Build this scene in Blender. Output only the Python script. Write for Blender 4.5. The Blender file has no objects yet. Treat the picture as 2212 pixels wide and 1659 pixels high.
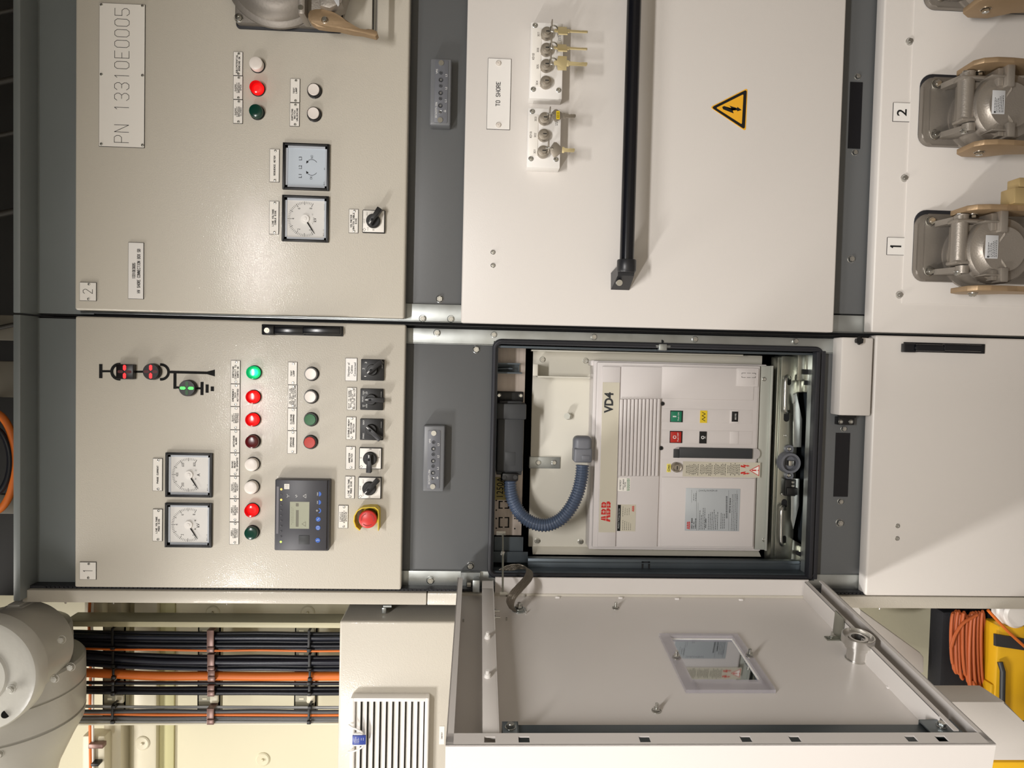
import bpy, bmesh, math, random
from mathutils import Vector, Matrix
random.seed(7)
S = bpy.context.scene
COL = S.collection
# ------------------------------------------------------------------ camera
# camera axes in the world (rows: image right, image down, forward); picture is rolled a quarter turn
CM = Matrix(((0.0235863498, -0.0468787751, -0.9986220829),
             (-0.9991354460, -0.0353123517, -0.0219407909),
             (-0.0342351367, 0.9982762234, -0.0476711353)))
F = 1530.0; CX = 1106.0; CY = 829.5
CAM = Vector((52.38, -1527.36, 1178.94))       # millimetres
cam = bpy.data.cameras.new('camera'); co = bpy.data.objects.new('camera', cam); COL.objects.link(co)
cam.sensor_fit = 'HORIZONTAL'; cam.sensor_width = 36.0; cam.lens = 36.0 * F / 2212.0
cam.clip_start = 0.05; cam.clip_end = 50
rt, dn, fw = CM[0], CM[1], CM[2]
m = Matrix((rt, -dn, -fw)).transposed().to_4x4()
m.translation = CAM * 0.001
co.matrix_world = m
S.camera = co
# ------------------------------------------------------------------ world, lamps, exposure
W = bpy.data.worlds.new('world'); S.world = W; W.use_nodes = True
W.node_tree.nodes['Background'].inputs[0].default_value = (1.0, 0.93, 0.84, 1)
W.node_tree.nodes['Background'].inputs[1].default_value = 0.07
def area(name, loc, sx, sy, power, col, tilt=0):
    """ceiling fitting: a rectangle shining straight down"""
    l = bpy.data.lights.new(name, 'AREA'); l.shape = 'RECTANGLE'; l.size = sx; l.size_y = sy
    l.energy = power; l.color = col
    o = bpy.data.objects.new(name, l); COL.objects.link(o); o.location = loc; o.rotation_euler = (math.radians(tilt), 0, 0)
    return o
area('ceiling_lamp_behind', (0.06, -2.1, 2.24), 0.7, 0.22, 102, (1.0, 0.965, 0.94), 0)
area('ceiling_lamp_left', (-1.55, -1.4, 2.25), 0.16, 0.5, 76, (1.0, 0.965, 0.94))
area('ceiling_lamp_over_cables', (-1.2, -0.35, 2.75), 0.9, 0.25, 25, (1.0, 0.95, 0.88))
S.view_settings.view_transform = 'Standard'; S.view_settings.look = 'None'
S.view_settings.gamma = 1.0; S.view_settings.use_curve_mapping = False
S.view_settings.exposure = -0.52
# ------------------------------------------------------------------ picture measurements -> world
def pt(u, v, y):
    d = CM.transposed() @ Vector(((u - CX) / F, (v - CY) / F, 1.0))
    return CAM + d * ((y - CAM.y) / d.y)
def PX(u, v, y): return pt(u, v, y).x
def PZ(u, v, y): return pt(u, v, y).z
def rect(u0, v0, u1, v1, y):
    um, vm = (u0 + u1) / 2, (v0 + v1) / 2
    return PX(um, v1, y), PX(um, v0, y), PZ(u1, vm, y), PZ(u0, vm, y)   # xl xr zb zt
# ------------------------------------------------------------------ materials
def lin(c): return c / 12.92 if c <= 0.04045 else ((c + 0.055) / 1.055) ** 2.4
def rgb(r, g, b): return (lin(r / 255), lin(g / 255), lin(b / 255), 1)
MATS = {}
def mat(name, col, rough=0.5, metal=0.0, bump=None, var=0.0, vscale=8, em=None, alpha=None, coat=0, aniso=None, trans=0):
    if name in MATS: return MATS[name]
    m = bpy.data.materials.new(name); m.use_nodes = True; MATS[name] = m
    nt = m.node_tree; b = nt.nodes['Principled BSDF']
    c = rgb(*col)
    b.inputs['Base Color'].default_value = c
    b.inputs['Roughness'].default_value = rough; b.inputs['Metallic'].default_value = metal
    if coat: b.inputs['Coat Weight'].default_value = coat; b.inputs['Coat Roughness'].default_value = 0.05
    if trans: b.inputs['Transmission Weight'].default_value = trans
    geo = nt.nodes.new('ShaderNodeNewGeometry')
    if var:
        n = nt.nodes.new('ShaderNodeTexNoise'); n.inputs['Scale'].default_value = vscale; n.inputs['Detail'].default_value = 4
        mp = nt.nodes.new('ShaderNodeMapping'); nt.links.new(geo.outputs['Position'], mp.inputs[0])
        if aniso: mp.inputs['Scale'].default_value = aniso
        nt.links.new(mp.outputs[0], n.inputs['Vector'])
        mx = nt.nodes.new('ShaderNodeMix'); mx.data_type = 'RGBA'
        mx.inputs[6].default_value = tuple(x * (1 - var) for x in c[:3]) + (1,)
        mx.inputs[7].default_value = tuple(min(1, x * (1 + var)) for x in c[:3]) + (1,)
        nt.links.new(n.outputs[0], mx.inputs[0]); nt.links.new(mx.outputs[2], b.inputs['Base Color'])
        if metal:
            mr = nt.nodes.new('ShaderNodeMapRange'); mr.inputs[3].default_value = max(0.05, rough - 0.12); mr.inputs[4].default_value = rough + 0.15
            nt.links.new(n.outputs[0], mr.inputs[0]); nt.links.new(mr.outputs[0], b.inputs['Roughness'])
    if bump:
        sc, st = bump
        n = nt.nodes.new('ShaderNodeTexNoise'); n.inputs['Scale'].default_value = sc; n.inputs['Detail'].default_value = 2
        nt.links.new(geo.outputs['Position'], n.inputs['Vector'])
        bp = nt.nodes.new('ShaderNodeBump'); bp.inputs['Strength'].default_value = st; bp.inputs['Distance'].default_value = 0.001
        nt.links.new(n.outputs[0], bp.inputs['Height']); nt.links.new(bp.outputs[0], b.inputs['Normal']); nt.links.new(bp.outputs[0], b.inputs['Coat Normal'])
    if em:
        b.inputs['Emission Color'].default_value = rgb(*em[0]); b.inputs['Emission Strength'].default_value = em[1]
    if alpha is not None:
        b.inputs['Alpha'].default_value = alpha
    return m
PAINT = mat('grey textured paint', (200, 194, 181), 0.42, bump=(380, 0.33), var=0.012, vscale=3, coat=0.4)
PAINT2 = mat('light grey smooth paint', (214, 209, 203), 0.36, bump=(420, 0.10), var=0.012, vscale=3)
PAINT3 = mat('cream grey sheet paint', (212, 208, 195), 0.4, var=0.015, vscale=6)
DOORIN = mat('door inside paint', (220, 215, 210), 0.3, bump=(420, 0.06), var=0.01)
DARKP = mat('dark grey panel paint', (92, 94, 95), 0.45, bump=(500, 0.08), var=0.04, vscale=5)
TOPP = mat('slate grey top cover paint', (122, 128, 128), 0.42, var=0.08, vscale=7)
GALV = mat('galvanised steel', (176, 180, 178), 0.34, 0.85, var=0.18, vscale=22)
ZINC = mat('yellow passivated zinc', (168, 170, 160), 0.3, 0.95, var=0.2, vscale=14)
STEEL = mat('bright zinc bolt', (205, 205, 200), 0.25, 1.0)
DSTEEL = mat('dark steel rail', (84, 92, 98), 0.4, 0.7, var=0.15, vscale=10)
CHROME = mat('nickel lock', (168, 160, 148), 0.42, 0.8)
ALU = mat('turned aluminium', (214, 212, 208), 0.28, 1.0)
BRUSH = mat('brushed aluminium plate', (170, 160, 152), 0.45, 0.75, var=0.35, vscale=150, aniso=(0.04, 1, 1))
BRASS = mat('brass key', (222, 206, 158), 0.45, 0.7)
BRONZE = mat('cast bronze lever', (160, 136, 106), 0.46, 0.6, bump=(160, 0.35), var=0.15, vscale=12)
CAST = mat('cast aluminium', (150, 143, 134), 0.42, 0.65, bump=(300, 0.3), var=0.12, vscale=9)
CASTB = mat('worn cast aluminium plate', (132, 126, 118), 0.46, 0.6, bump=(200, 0.2), var=0.22, vscale=8)
RUBBER = mat('black rubber gasket', (38, 39, 44), 0.5)
BLACK = mat('black plastic', (11, 11, 12), 0.45)
BLACKG = mat('black glossy handle', (14, 15, 20), 0.22)
DPLAS = mat('dark grey plastic', (52, 54, 56), 0.5)
MPLAS = mat('mid grey plastic', (104, 106, 112), 0.45)
HOSE = mat('blue grey corrugated hose', (74, 86, 106), 0.3)
VOID = mat('unlit interior', (12, 13, 15), 0.8)
LAB = mat('white engraved plate', (242, 238, 230), 0.45)
LABE = mat('plate black core edge', (40, 38, 36), 0.6)
INK = mat('black lettering', (10, 10, 10), 0.9)
INKG = mat('grey engraving', (96, 88, 80), 0.6)
WHITE = mat('white plastic', (238, 235, 230), 0.4)
WINK = mat('white print', (225, 225, 222), 0.6)
CREAM = mat('beige label', (198, 192, 174), 0.45)
COVER = mat('breaker cover plastic', (212, 206, 203), 0.42, var=0.01)
RED = mat('red print', (196, 40, 34), 0.5)
YEL = mat('yellow plastic', (226, 196, 40), 0.4)
WARN = mat('amber warning sticker', (236, 174, 40), 0.45)
GLASS = mat('meter glass', (240, 240, 240), 0.05, alpha=0.12)
def glow(name, col, strength, mixf=0.45):
    m = bpy.data.materials.new(name); m.use_nodes = True; nt = m.node_tree
    for n in list(nt.nodes): nt.nodes.remove(n)
    o = nt.nodes.new('ShaderNodeOutputMaterial'); e = nt.nodes.new('ShaderNodeEmission'); t = nt.nodes.new('ShaderNodeBsdfTransparent')
    g = nt.nodes.new('ShaderNodeBsdfGlossy'); g.inputs['Roughness'].default_value = 0.15
    e.inputs[0].default_value = rgb(*col); e.inputs[1].default_value = strength; t.inputs[0].default_value = rgb(*col)
    x = nt.nodes.new('ShaderNodeMixShader'); x.inputs[0].default_value = mixf
    y = nt.nodes.new('ShaderNodeMixShader'); y.inputs[0].default_value = 0.05
    nt.links.new(e.outputs[0], x.inputs[1]); nt.links.new(t.outputs[0], x.inputs[2])
    nt.links.new(x.outputs[0], y.inputs[1]); nt.links.new(g.outputs[0], y.inputs[2]); nt.links.new(y.outputs[0], o.inputs[0])
    MATS[name] = m; return m
LR = glow('lit red lens', (255, 18, 24), 1.25); LG = glow('lit green lens', (30, 235, 150), 0.95)
LED_R = mat('red lamp filament', (255, 255, 240), 0.5, em=((255, 190, 150), 14)); LED_G = mat('green lamp filament', (240, 255, 250), 0.5, em=((190, 255, 235), 9))
DG = mat('dark green lens', (14, 60, 48), 0.2); DR = mat('dark red lens', (84, 14, 18), 0.2); WL = mat('white lens', (238, 230, 222), 0.35)
# ------------------------------------------------------------------ mesh builder (millimetres)
class MB:
    def __init__(self, M=None): self.bm = bmesh.new(); self.M = M
    def _v(self, p):
        p = Vector(p)
        if self.M is not None: p = self.M @ p
        return self.bm.verts.new(p)
    def box(self, xl, xr, y0, y1, zb, zt, bev=0, seg=2):
        vs = [self._v((x, y, z)) for x in (xl, xr) for y in (y0, y1) for z in (zb, zt)]
        fs = [self.bm.faces.new([vs[i] for i in f]) for f in ((0, 1, 3, 2), (4, 6, 7, 5), (0, 4, 5, 1), (2, 3, 7, 6), (0, 2, 6, 4), (1, 5, 7, 3))]
        if bev:
            es = list({e for f in fs for e in f.edges})
            bmesh.ops.bevel(self.bm, geom=es, offset=bev, segments=seg, affect='EDGES', profile=0.5)
        return self
    def pbox(self, u0, v0, u1, v1, yf, yb, bev=0, seg=2):
        xl, xr, zb, zt = rect(u0, v0, u1, v1, yf)
        return self.box(xl, xr, yf, yb, zb, zt, bev, seg)
    def cyl(self, p0, p1, r0, r1=None, n=24, caps=True):
        p0, p1 = Vector(p0), Vector(p1); r1 = r0 if r1 is None else r1
        d = (p1 - p0).normalized(); a = d.orthogonal().normalized(); b = d.cross(a)
        R0 = [self._v(p0 + (a * math.cos(t) + b * math.sin(t)) * r0) for t in [2 * math.pi * i / n for i in range(n)]]
        R1 = [self._v(p1 + (a * math.cos(t) + b * math.sin(t)) * r1) for t in [2 * math.pi * i / n for i in range(n)]]
        for i in range(n): self.bm.faces.new((R0[i], R0[(i + 1) % n], R1[(i + 1) % n], R1[i]))
        if caps: self.bm.faces.new(R0[::-1]); self.bm.faces.new(R1)
        return self
    def lathe(self, p0, ax, prof, n=28):            # prof: (distance along axis, radius)
        p0 = Vector(p0); d = Vector(ax).normalized(); a = d.orthogonal().normalized(); b = d.cross(a)
        rings = []
        for h, r in prof:
            c = p0 + d * h
            if r <= 1e-6: rings.append([self._v(c)])
            else: rings.append([self._v(c + (a * math.cos(2 * math.pi * i / n) + b * math.sin(2 * math.pi * i / n)) * r) for i in range(n)])
        for A, B in zip(rings, rings[1:]):
            for i in range(n):
                j = (i + 1) % n
                if len(A) == 1 and len(B) == 1: continue
                if len(A) == 1: self.bm.faces.new((A[0], B[j], B[i]))
                elif len(B) == 1: self.bm.faces.new((A[i], A[j], B[0]))
                else: self.bm.faces.new((A[i], A[j], B[j], B[i]))
        return self
    def prism(self, pts, y0, y1, bev=0):            # pts (x, z) counterclockwise or not
        A = [self._v((x, y0, z)) for x, z in pts]; B = [self._v((x, y1, z)) for x, z in pts]
        n = len(pts); fs = [self.bm.faces.new(A), self.bm.faces.new(B[::-1])]
        for i in range(n): fs.append(self.bm.faces.new((A[i], B[i], B[(i + 1) % n], A[(i + 1) % n])))
        if bev: bmesh.ops.bevel(self.bm, geom=list(fs[0].edges), offset=bev, segments=2, affect='EDGES', profile=0.5)
        return self
    def ppoly(self, uv, yf, yb, bev=0):
        return self.prism([(PX(u, v, yf), PZ(u, v, yf)) for u, v in uv], yf, yb, bev)
    def hexa(self, P):                              # eight corner points: bottom four then top four
        vs = [self._v(p) for p in P]
        for f in ((0, 3, 2, 1), (4, 5, 6, 7), (0, 1, 5, 4), (1, 2, 6, 5), (2, 3, 7, 6), (3, 0, 4, 7)): self.bm.faces.new([vs[i] for i in f])
        return self
    def tube(self, P, r, n=12, closed=False, radf=None):
        P = [Vector(p) for p in P]; rings = []; up = None; L = len(P)
        for i, p in enumerate(P):
            t = (P[(i + 1) % L] - P[i - 1]) if closed else (P[min(i + 1, L - 1)] - P[max(i - 1, 0)])
            t.normalize()
            up = t.orthogonal().normalized() if up is None else (up - t * up.dot(t)).normalized()
            s = t.cross(up); rr = radf(i) if radf else r
            rings.append([self._v(p + (up * math.cos(2 * math.pi * k / n) + s * math.sin(2 * math.pi * k / n)) * rr) for k in range(n)])
        pr = list(zip(rings, rings[1:])) + ([(rings[-1], rings[0])] if closed else [])
        for A, B in pr:
            for k in range(n): self.bm.faces.new((A[k], A[(k + 1) % n], B[(k + 1) % n], B[k]))
        if not closed: self.bm.faces.new(rings[0][::-1]); self.bm.faces.new(rings[-1])
        return self
    def strip(self, P, w, y, closed=False):         # flat line of width w through (x, z) points at depth y
        P = [Vector((p[0], 0, p[1])) for p in P]; L = len(P)
        for i in range(L if closed else L - 1):
            a, b = P[i], P[(i + 1) % L]; d = (b - a)
            if d.length < 1e-6: continue
            d.normalize(); s = Vector((-d.z, 0, d.x)) * (w / 2); a2 = a - d * (w * 0.4); b2 = b + d * (w * 0.4)
            q = [a2 - s, b2 - s, b2 + s, a2 + s]
            yj = y - 0.012 * (i % 3); self.bm.faces.new([self._v((k.x, yj, k.z)) for k in q])
        return self
    def sphere(self, c, r, sy=1.0, n=16):
        return self.lathe(Vector(c) + Vector((0, -r * sy, 0)), (0, 1, 0), [(r * sy * (1 - math.cos(math.pi * i / 10)), r * math.sin(math.pi * i / 10) if 0 < i < 10 else 0) for i in range(11)], n)
ORG = {}
def build(mb, name, material, parent=None, label=None, kind=None, cat=None, group=None, org=None, ang=38):
    bm = mb.bm
    bmesh.ops.recalc_face_normals(bm, faces=bm.faces)
    if parent is not None: org = ORG[parent.name]
    elif org is None:
        lo = [min(v.co[i] for v in bm.verts) for i in range(3)]; hi = [max(v.co[i] for v in bm.verts) for i in range(3)]
        org = Vector(((lo[0] + hi[0]) / 2, hi[1], (lo[2] + hi[2]) / 2)) if kind != 'structure' else Vector((0, 0, 0))
    for v in bm.verts: v.co = (v.co - org) * 0.001
    me = bpy.data.meshes.new(name); bm.to_mesh(me); bm.free()
    me.materials.append(material)
    me.polygons.foreach_set('use_smooth', [True] * len(me.polygons)); me.set_sharp_from_angle(angle=math.radians(ang))
    o = bpy.data.objects.new(name, me); COL.objects.link(o)
    ORG[o.name] = Vector(org)
    if parent is not None: o.parent = parent
    else: o.location = Vector(org) * 0.001
    if label: o['label'] = label
    if kind: o['kind'] = kind
    if cat: o['category'] = cat
    if group: o['group'] = group
    return o
def thing(name, label, cat, loc, group=None):
    o = bpy.data.objects.new(name, None); COL.objects.link(o); o.empty_display_size = 0.02
    o.location = Vector(loc) * 0.001; ORG[o.name] = Vector(loc)
    o['label'] = label; o['category'] = cat
    if group: o['group'] = group
    return o
def copy_tree(root, loc, label, group=None, mats=None):
    r = root.copy(); COL.objects.link(r); r.location = Vector(loc) * 0.001; ORG[r.name] = Vector(loc)
    r['label'] = label
    if group: r['group'] = group
    for ch in [c for c in bpy.data.objects if c.parent == root]:
        c = ch.copy(); COL.objects.link(c); c.parent = r; ORG[c.name] = Vector(loc)
        if mats and ch.name.split('.')[0] in mats:
            c.material_slots[0].link = 'OBJECT'; c.material_slots[0].material = mats[ch.name.split('.')[0]]
        for g in [c2 for c2 in bpy.data.objects if c2.parent == ch]:
            d = g.copy(); COL.objects.link(d); d.parent = c
    return r
# bolts: one mesh per size, placed as parts
_BM = {}
def bolt(u, v, y, r, parent, hexh=True, name='bolt', material=None, P=None, ax=None, stud=0):
    key = (round(r, 1), hexh, name, stud)
    if key not in _BM:
        mb = MB()
        mb.lathe((0, 0, 0), (0, -1, 0), [(0, r), (r * .16, r), (r * .2, r * .92)], 20)
        if hexh:
            mb.cyl((0, -r * .16, 0), (0, -r * .75, 0), r * .72, n=6); mb.cyl((0, -r * .7, 0), (0, -r * .82, 0), r * .5, r * .42, n=16)
        else:
            mb.lathe((0, 0, 0), (0, -1, 0), [(r * .1, r * .85), (r * .45, r * .7), (r * .5, r * .3), (r * .25, r * .26), (r * .25, 0)], 16)
        if stud: mb.cyl((0, 0, 0), (0, -stud, 0), r * .36, n=12)
        bm = mb.bm; bmesh.ops.recalc_face_normals(bm, faces=bm.faces)
        for q in bm.verts: q.co *= 0.001
        me = bpy.data.meshes.new(name); bm.to_mesh(me); bm.free(); me.materials.append(material or STEEL)
        me.polygons.foreach_set('use_smooth', [True] * len(me.polygons)); me.set_sharp_from_angle(angle=math.radians(30))
        _BM[key] = me
    o = bpy.data.objects.new(name, _BM[key]); COL.objects.link(o)
    if P is None: P = pt(u, v, y)
    o.parent = parent; o.location = (Vector(P) - ORG[parent.name]) * 0.001
    if ax is not None: o.rotation_euler = Vector((0, -1, 0)).rotation_difference(Vector(ax)).to_euler()
    else: o.rotation_euler = (0, random.uniform(0, 1), 0)
    ORG[o.name] = ORG[parent.name]
    return o
# ------------------------------------------------------------------ lettering
O_ = '103041453616050110'; P_ = '00063645443303'
G = {'A': '0004264440|0242', 'B': '00063645443303|3342413000', 'C': '4536160501103041', 'D': '00062644422000', 'E': '46060040|0333', 'F': '460600|0333',
 'G': '45361605011030414323', 'H': '0006|4046|0343', 'I': '1030|2026|1636', 'J': '4641301001', 'K': '0006|4603|1340', 'L': '060040', 'M': '0006234640', 'N': '00064046',
 'O': O_, 'P': P_, 'Q': O_ + '|2240', 'R': P_ + '|2340', 'S': '453616050413334241301001', 'T': '0646|2620', 'U': '060110304146', 'V': '062046', 'W': '0600234046',
 'X': '0046|0640', 'Y': '062346|2320', 'Z': '06460040', '0': O_, '1': '152620', '2': '05163645440040', '3': '051636454433|13334241301001', '4': '30360242',
 '5': '460603334241301001', '6': '4536160501103041423303', '7': '064620', '8': '13334445361605041302011030414233', '9': '0110304145361605041343',
 '-': '1333', '.': '2021', ',': '2110', '/': '0046'}
def stext(mb, s, u, v, y, h, w, t, mono=True):
    """single-line engraved text centred on picture point (u, v) on the plane y; h cap height, w total width, t stroke (mm)"""
    c = pt(u, v, y); n = len(s); adv = w / (n - 0.33) if n > 1 else w * 1.5; cw = adv * 0.67
    x0 = c.x - w / 2
    for i, ch in enumerate(s):
        g = G.get(ch)
        if not g: continue
        for seg in g.split('|'):
            P = [(x0 + i * adv + int(seg[k]) / 4 * cw, c.z - h / 2 + int(seg[k + 1]) / 6 * h) for k in range(0, len(seg) - 1, 2)]
            mb.strip(P, t, y)
    return mb
def btext(mb, s, u, v, y, h, w=None, off=0.0, C=None):
    cu = bpy.data.curves.new('t', 'FONT'); cu.body = s; cu.align_x = 'CENTER'; cu.offset = off; cu.resolution_u = 3
    o = bpy.data.objects.new('t', cu); COL.objects.link(o)
    bpy.context.view_layer.update()
    me = bpy.data.meshes.new_from_object(o.evaluated_get(bpy.context.evaluated_depsgraph_get()))
    bpy.data.objects.remove(o); bpy.data.curves.remove(cu)
    xs = [p.co.x for p in me.vertices]; ys = [p.co.y for p in me.vertices]
    sy = h / (max(ys) - min(ys)); sx = (w / (max(xs) - min(xs))) if w else sy
    cx, cy = (max(xs) + min(xs)) / 2, (max(ys) + min(ys)) / 2; c = C if C is not None else pt(u, v, y)
    vs = [mb._v((c.x + (p.co.x - cx) * sx, y, c.z + (p.co.y - cy) * sy)) for p in me.vertices]
    for p in me.polygons:
        try: mb.bm.faces.new([vs[i] for i in p.vertices])
        except ValueError: pass
    bpy.data.meshes.remove(me)
    return mb
def arc(cx, cz, r, a0, a1, n=16): return [(cx + r * math.cos(math.radians(a0 + (a1 - a0) * i / n)), cz + r * math.sin(math.radians(a0 + (a1 - a0) * i / n))) for i in range(n + 1)]
def rrect(xl, xr, zb, zt, r, n=6):
    P = []
    for cx, cz, a in ((xr - r, zt - r, 0), (xl + r, zt - r, 90), (xl + r, zb + r, 180), (xr - r, zb + r, 270)): P += arc(cx, cz, r, a, a + 90, n)
    return P
# ================================================================== the room
def struct(name, mb, m): return build(mb, name, m, kind='structure')
WALLW = mat('cream insulated bulkhead', (226, 220, 192), 0.5, bump=(60, 0.3), var=0.03, vscale=4)
CEIL = mat('dark painted deckhead', (52, 50, 46), 0.7, var=0.1)
FLOOR = mat('grey deck paint', (110, 104, 98), 0.5, var=0.1)
ROOMW = mat('off white room wall', (190, 184, 172), 0.6, var=0.03)
mb = MB(); mb.box(-2600, 2600, 420, 460, -200, 2900); struct('wall_back', mb, WALLW)
mb = MB(); mb.box(-2600, 2600, -3300, -3260, -200, 2900); struct('wall_front', mb, ROOMW)
mb = MB(); mb.box(-2640, -2600, -3300, 460, -200, 2900); struct('wall_left', mb, ROOMW)
mb = MB(); mb.box(2600, 2640, -3300, 460, -200, 2900); struct('wall_right', mb, ROOMW)
mb = MB(); mb.box(-2600, 2600, -3300, 460, -260, -200); struct('floor', mb, FLOOR)
mb = MB(); mb.box(-2600, 2600, -3300, 460, 2900, 2940); struct('ceiling', mb, CEIL)
# ================================================================== cabinet 1 (in the photo the lower one, with the open compartment)
FY, PY, GY = 0, 42, 34                       # door faces, dark panels, steel uprights
XS = PX(900, 1307, 0)                        # outer left side of cabinet 1
XS1 = PX(900, 1281, 0)
XC = PX(1000, 703.5, 20)                     # line between the cabinets
ZT = PZ(44, 1000, -20); ZFL = -190; XR = 1250
cab1 = thing('switchgear_cabinet', 'light grey switchgear cabinet numbered 1, its middle compartment door open on the circuit breaker', 'cabinet', (XS, 400, ZFL))
cab2 = thing('switchgear_cabinet', 'light grey switchgear cabinet numbered 2, all doors closed, with black grab bar and cable inlets', 'cabinet', (XC + 2, 400, ZFL))
opz0, opz1 = PZ(1768, 1000, 30), PZ(1061, 1000, 30); opx0, opx1 = PX(1400, 1250, 30), PX(1400, 746, 30)
mb = MB()                                    # housing with the breaker compartment left open
mb.box(XS, XS + 3, PY, 400, ZFL, ZT); mb.box(XC - 5, XC - 2, PY, 400, ZFL, ZT)
mb.box(XS, XC - 2, PY + 2, 400, opz1 + 6, ZT - 6); mb.box(XS, XC - 2, PY + 2, 400, ZFL, opz0 - 6)
mb.box(XS, XC - 2, 380, 400, opz0 - 6, opz1 + 6)
build(mb, 'housing', VOID, cab1)
mb = MB(); mb.box(XC, XR, PY + 2, 400, ZFL, ZT - 6); build(mb, 'housing', VOID, cab2)
# top covers: front edge, underside, recessed head panel
for c, xa, xb in ((cab1, XS + 10, XC - 3), (cab2, XC + 1, XR)):
    za = PZ(81.5, 900, PY); zf = PZ(43.5, 900, -22)
    mb = MB(); mb.box(xa, xb, -22, 60, zf, zf + 14, 1.5); mb.box(xa + 2, xb - 2, -18, PY, za + 1, zf + 1)
    build(mb, 'top_cover', TOPP, c)
    mb = MB(); mb.box(xa + 14 if c is cab1 else xa + 3, xb - 3, PY - 6, PY, PZ(161, 900, 0) - 20, PZ(82, 900, PY) - 2, 1)
    build(mb, 'head_panel', TOPP, c)
# side flange of cabinet 1 with its rubber seal
mb = MB()
zj = PZ(922, 1295, 0)
mb.box(XS, XS1, 0, PY, zj + 1, PZ(48, 1300, 0), 2); mb.box(XS, XS1, 0, PY, ZFL, zj - 1, 2)
build(mb, 'side_flange', PAINT, cab1)
mb = MB(); xg0, xg1 = XS1 + 1, PX(900, 1271, 12)
mb.box(xg0, xg1, 10, PY, ZFL, PZ(60, 1275, 10))
for k in range(int((2100 + 100) / 9)):
    z = -100 + k * 9; mb.box(xg0 + 1, xg1 - 1, 7, 12, z, z + 5)
build(mb, 'side_seal', RUBBER, cab1)
# galvanised uprights
def upright(c, va, vb, uref, y=GY, name='upright'):
    xl, xr = PX(uref, vb, y), PX(uref, va, y)
    mb = MB(); mb.box(xl, xr, y, y + 14, ZFL, ZT - 90, 1); mb.box(xl, xl + 3 if c is cab1 and va > 1000 else xl + 2, y, y + 60, ZFL, ZT - 90)
    return build(mb, name, GALV, c)
ug2 = upright(cab2, 657, 696, 945); ug1 = upright(cab1, 709.5, 743, 945); ug0 = upright(cab1, 1233, 1269, 900)
mb = MB(); mb.box(XC - 1.8, XC - .2, 20, PY, ZFL, ZT - 90); build(mb, 'seam_strip', BLACK, cab1)
# dark panels
mb = MB()
xl, xr = PX(950, 1234, PY), PX(950, 742, PY)
mb.box(xl, xr, PY - 4, PY, opz1 + 2, PZ(800, 1000, 0), 0.8); build(mb, 'dark_panel', DARKP, cab1, 'dark grey steel panel above the open compartment')
mb = MB(); xl2, xr2 = PX(1820, 1243, PY), PX(1820, 757, PY)
mb.box(xl2, xr2, PY - 4, PY, PZ(1900, 1000, PY), opz0 - 2, 0.8)
p = build(mb, 'dark_panel', DARKP, cab1, 'dark grey steel panel below the open compartment')
mb = MB(); mb.pbox(1803, 935, 1834, 1073, PY - 5, PY - 4); build(mb, 'black_insert', BLACKG, cab1)
mb = MB(); mb.box(PX(950, 657, PY), XR, PY - 4, PY, PZ(1040, 300, 0), PZ(850, 300, 0), 0.8); build(mb, 'dark_panel', DARKP, cab2, 'dark grey steel panel between the upper and middle doors')
mb = MB(); mb.box(PX(1850, 679, PY), XR, PY - 4, PY, PZ(1940, 300, 0), PZ(1790, 300, 0), 0.8)
build(mb, 'dark_panel', DARKP, cab2, 'dark grey steel panel under the middle door')
mb = MB(); mb.pbox(1834, 177, 1861, 321, PY - 5, PY - 4); build(mb, 'black_insert', BLACKG, cab2)
for (u, v, r) in ((944, 719, 8), (1067, 723, 7), (1283, 728, 7), (1501, 733, 7), (1029, 755, 8.5), (1016, 1222, 8.5), (930, 1253, 9), (1718, 737, 7), (1822, 926, 7), (1815, 1083, 7), (1813, 1129, 9)):
    bolt(u, v, GY if v < 740 or v > 1240 else PY - 4, r, cab1)
for (u, v, r) in ((913, 688, 8), (974, 689, 8), (950, 646, 8.5), (1852, 166, 7), (1846, 330, 7), (1838, 560, 8.5)):
    bolt(u, v, GY if v > 660 else PY - 4, r, cab2)
mb = MB(); mb.cyl(pt(1430, 738, GY - .3), pt(1430, 738, GY), 4.2); build(mb, 'punched_hole', VOID, cab1)
# hinge block and catch near the bottom panel
mb = MB(); mb.pbox(1811, 901, 1846, 918, PY - 22, PY - 4, 1.5); mb.cyl(pt(1811, 899, PY - 20), pt(1848, 899, PY - 20), 4)
h = build(mb, 'hinge', BLACK, cab1); bolt(1816, 911, PY - 22, 5, cab1, False, 'screw'); bolt(1838, 911, PY - 22, 5, cab1, False, 'screw')
# ---------------- doors: shallow folded trays standing proud of the frame
def tray(c, u0, v0, u1, v1, name, material, label, r=5, xr=None, zb=None, dep=PY - 8, yf=0):
    a = rect(u0, v0, u1, v1, yf); xl, xrr, zbb, zt = a
    if xr is not None: xrr = xr
    if zb is not None: zbb = zb
    mb = MB(); mb.box(xl, xrr, yf, dep, zbb, zt, r, 3)
    return build(mb, name, material, c, label)
ud1 = tray(cab1, 161.5, 692, 871.5, 1271.5, 'control_door', PAINT, 'upper door carrying two dial gauges, eight lamps and the emergency stop', 4, dep=24)
ud2 = tray(cab2, 162, -300, 882.5, 679, 'control_door', PAINT, 'upper door carrying the large white plate and two gauges', 5, xr=XR, dep=30)
md2 = tray(cab2, 1006, -300, 1821, 708, 'middle_door', PAINT2, 'pale middle door with the long black bar', 4, xr=XR, dep=30)
cd2 = tray(cab2, 1903, -300, 2300, 723, 'cable_door', PAINT2, 'pale lower cover with the cable inlets', 4, xr=XR, zb=ZFL + 40)
cd1 = tray(cab1, 1881, 729, 2300, 1289, 'cable_door', PAINT2, 'plain pale lower door with a black handle', 5, zb=ZFL + 40)
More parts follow.
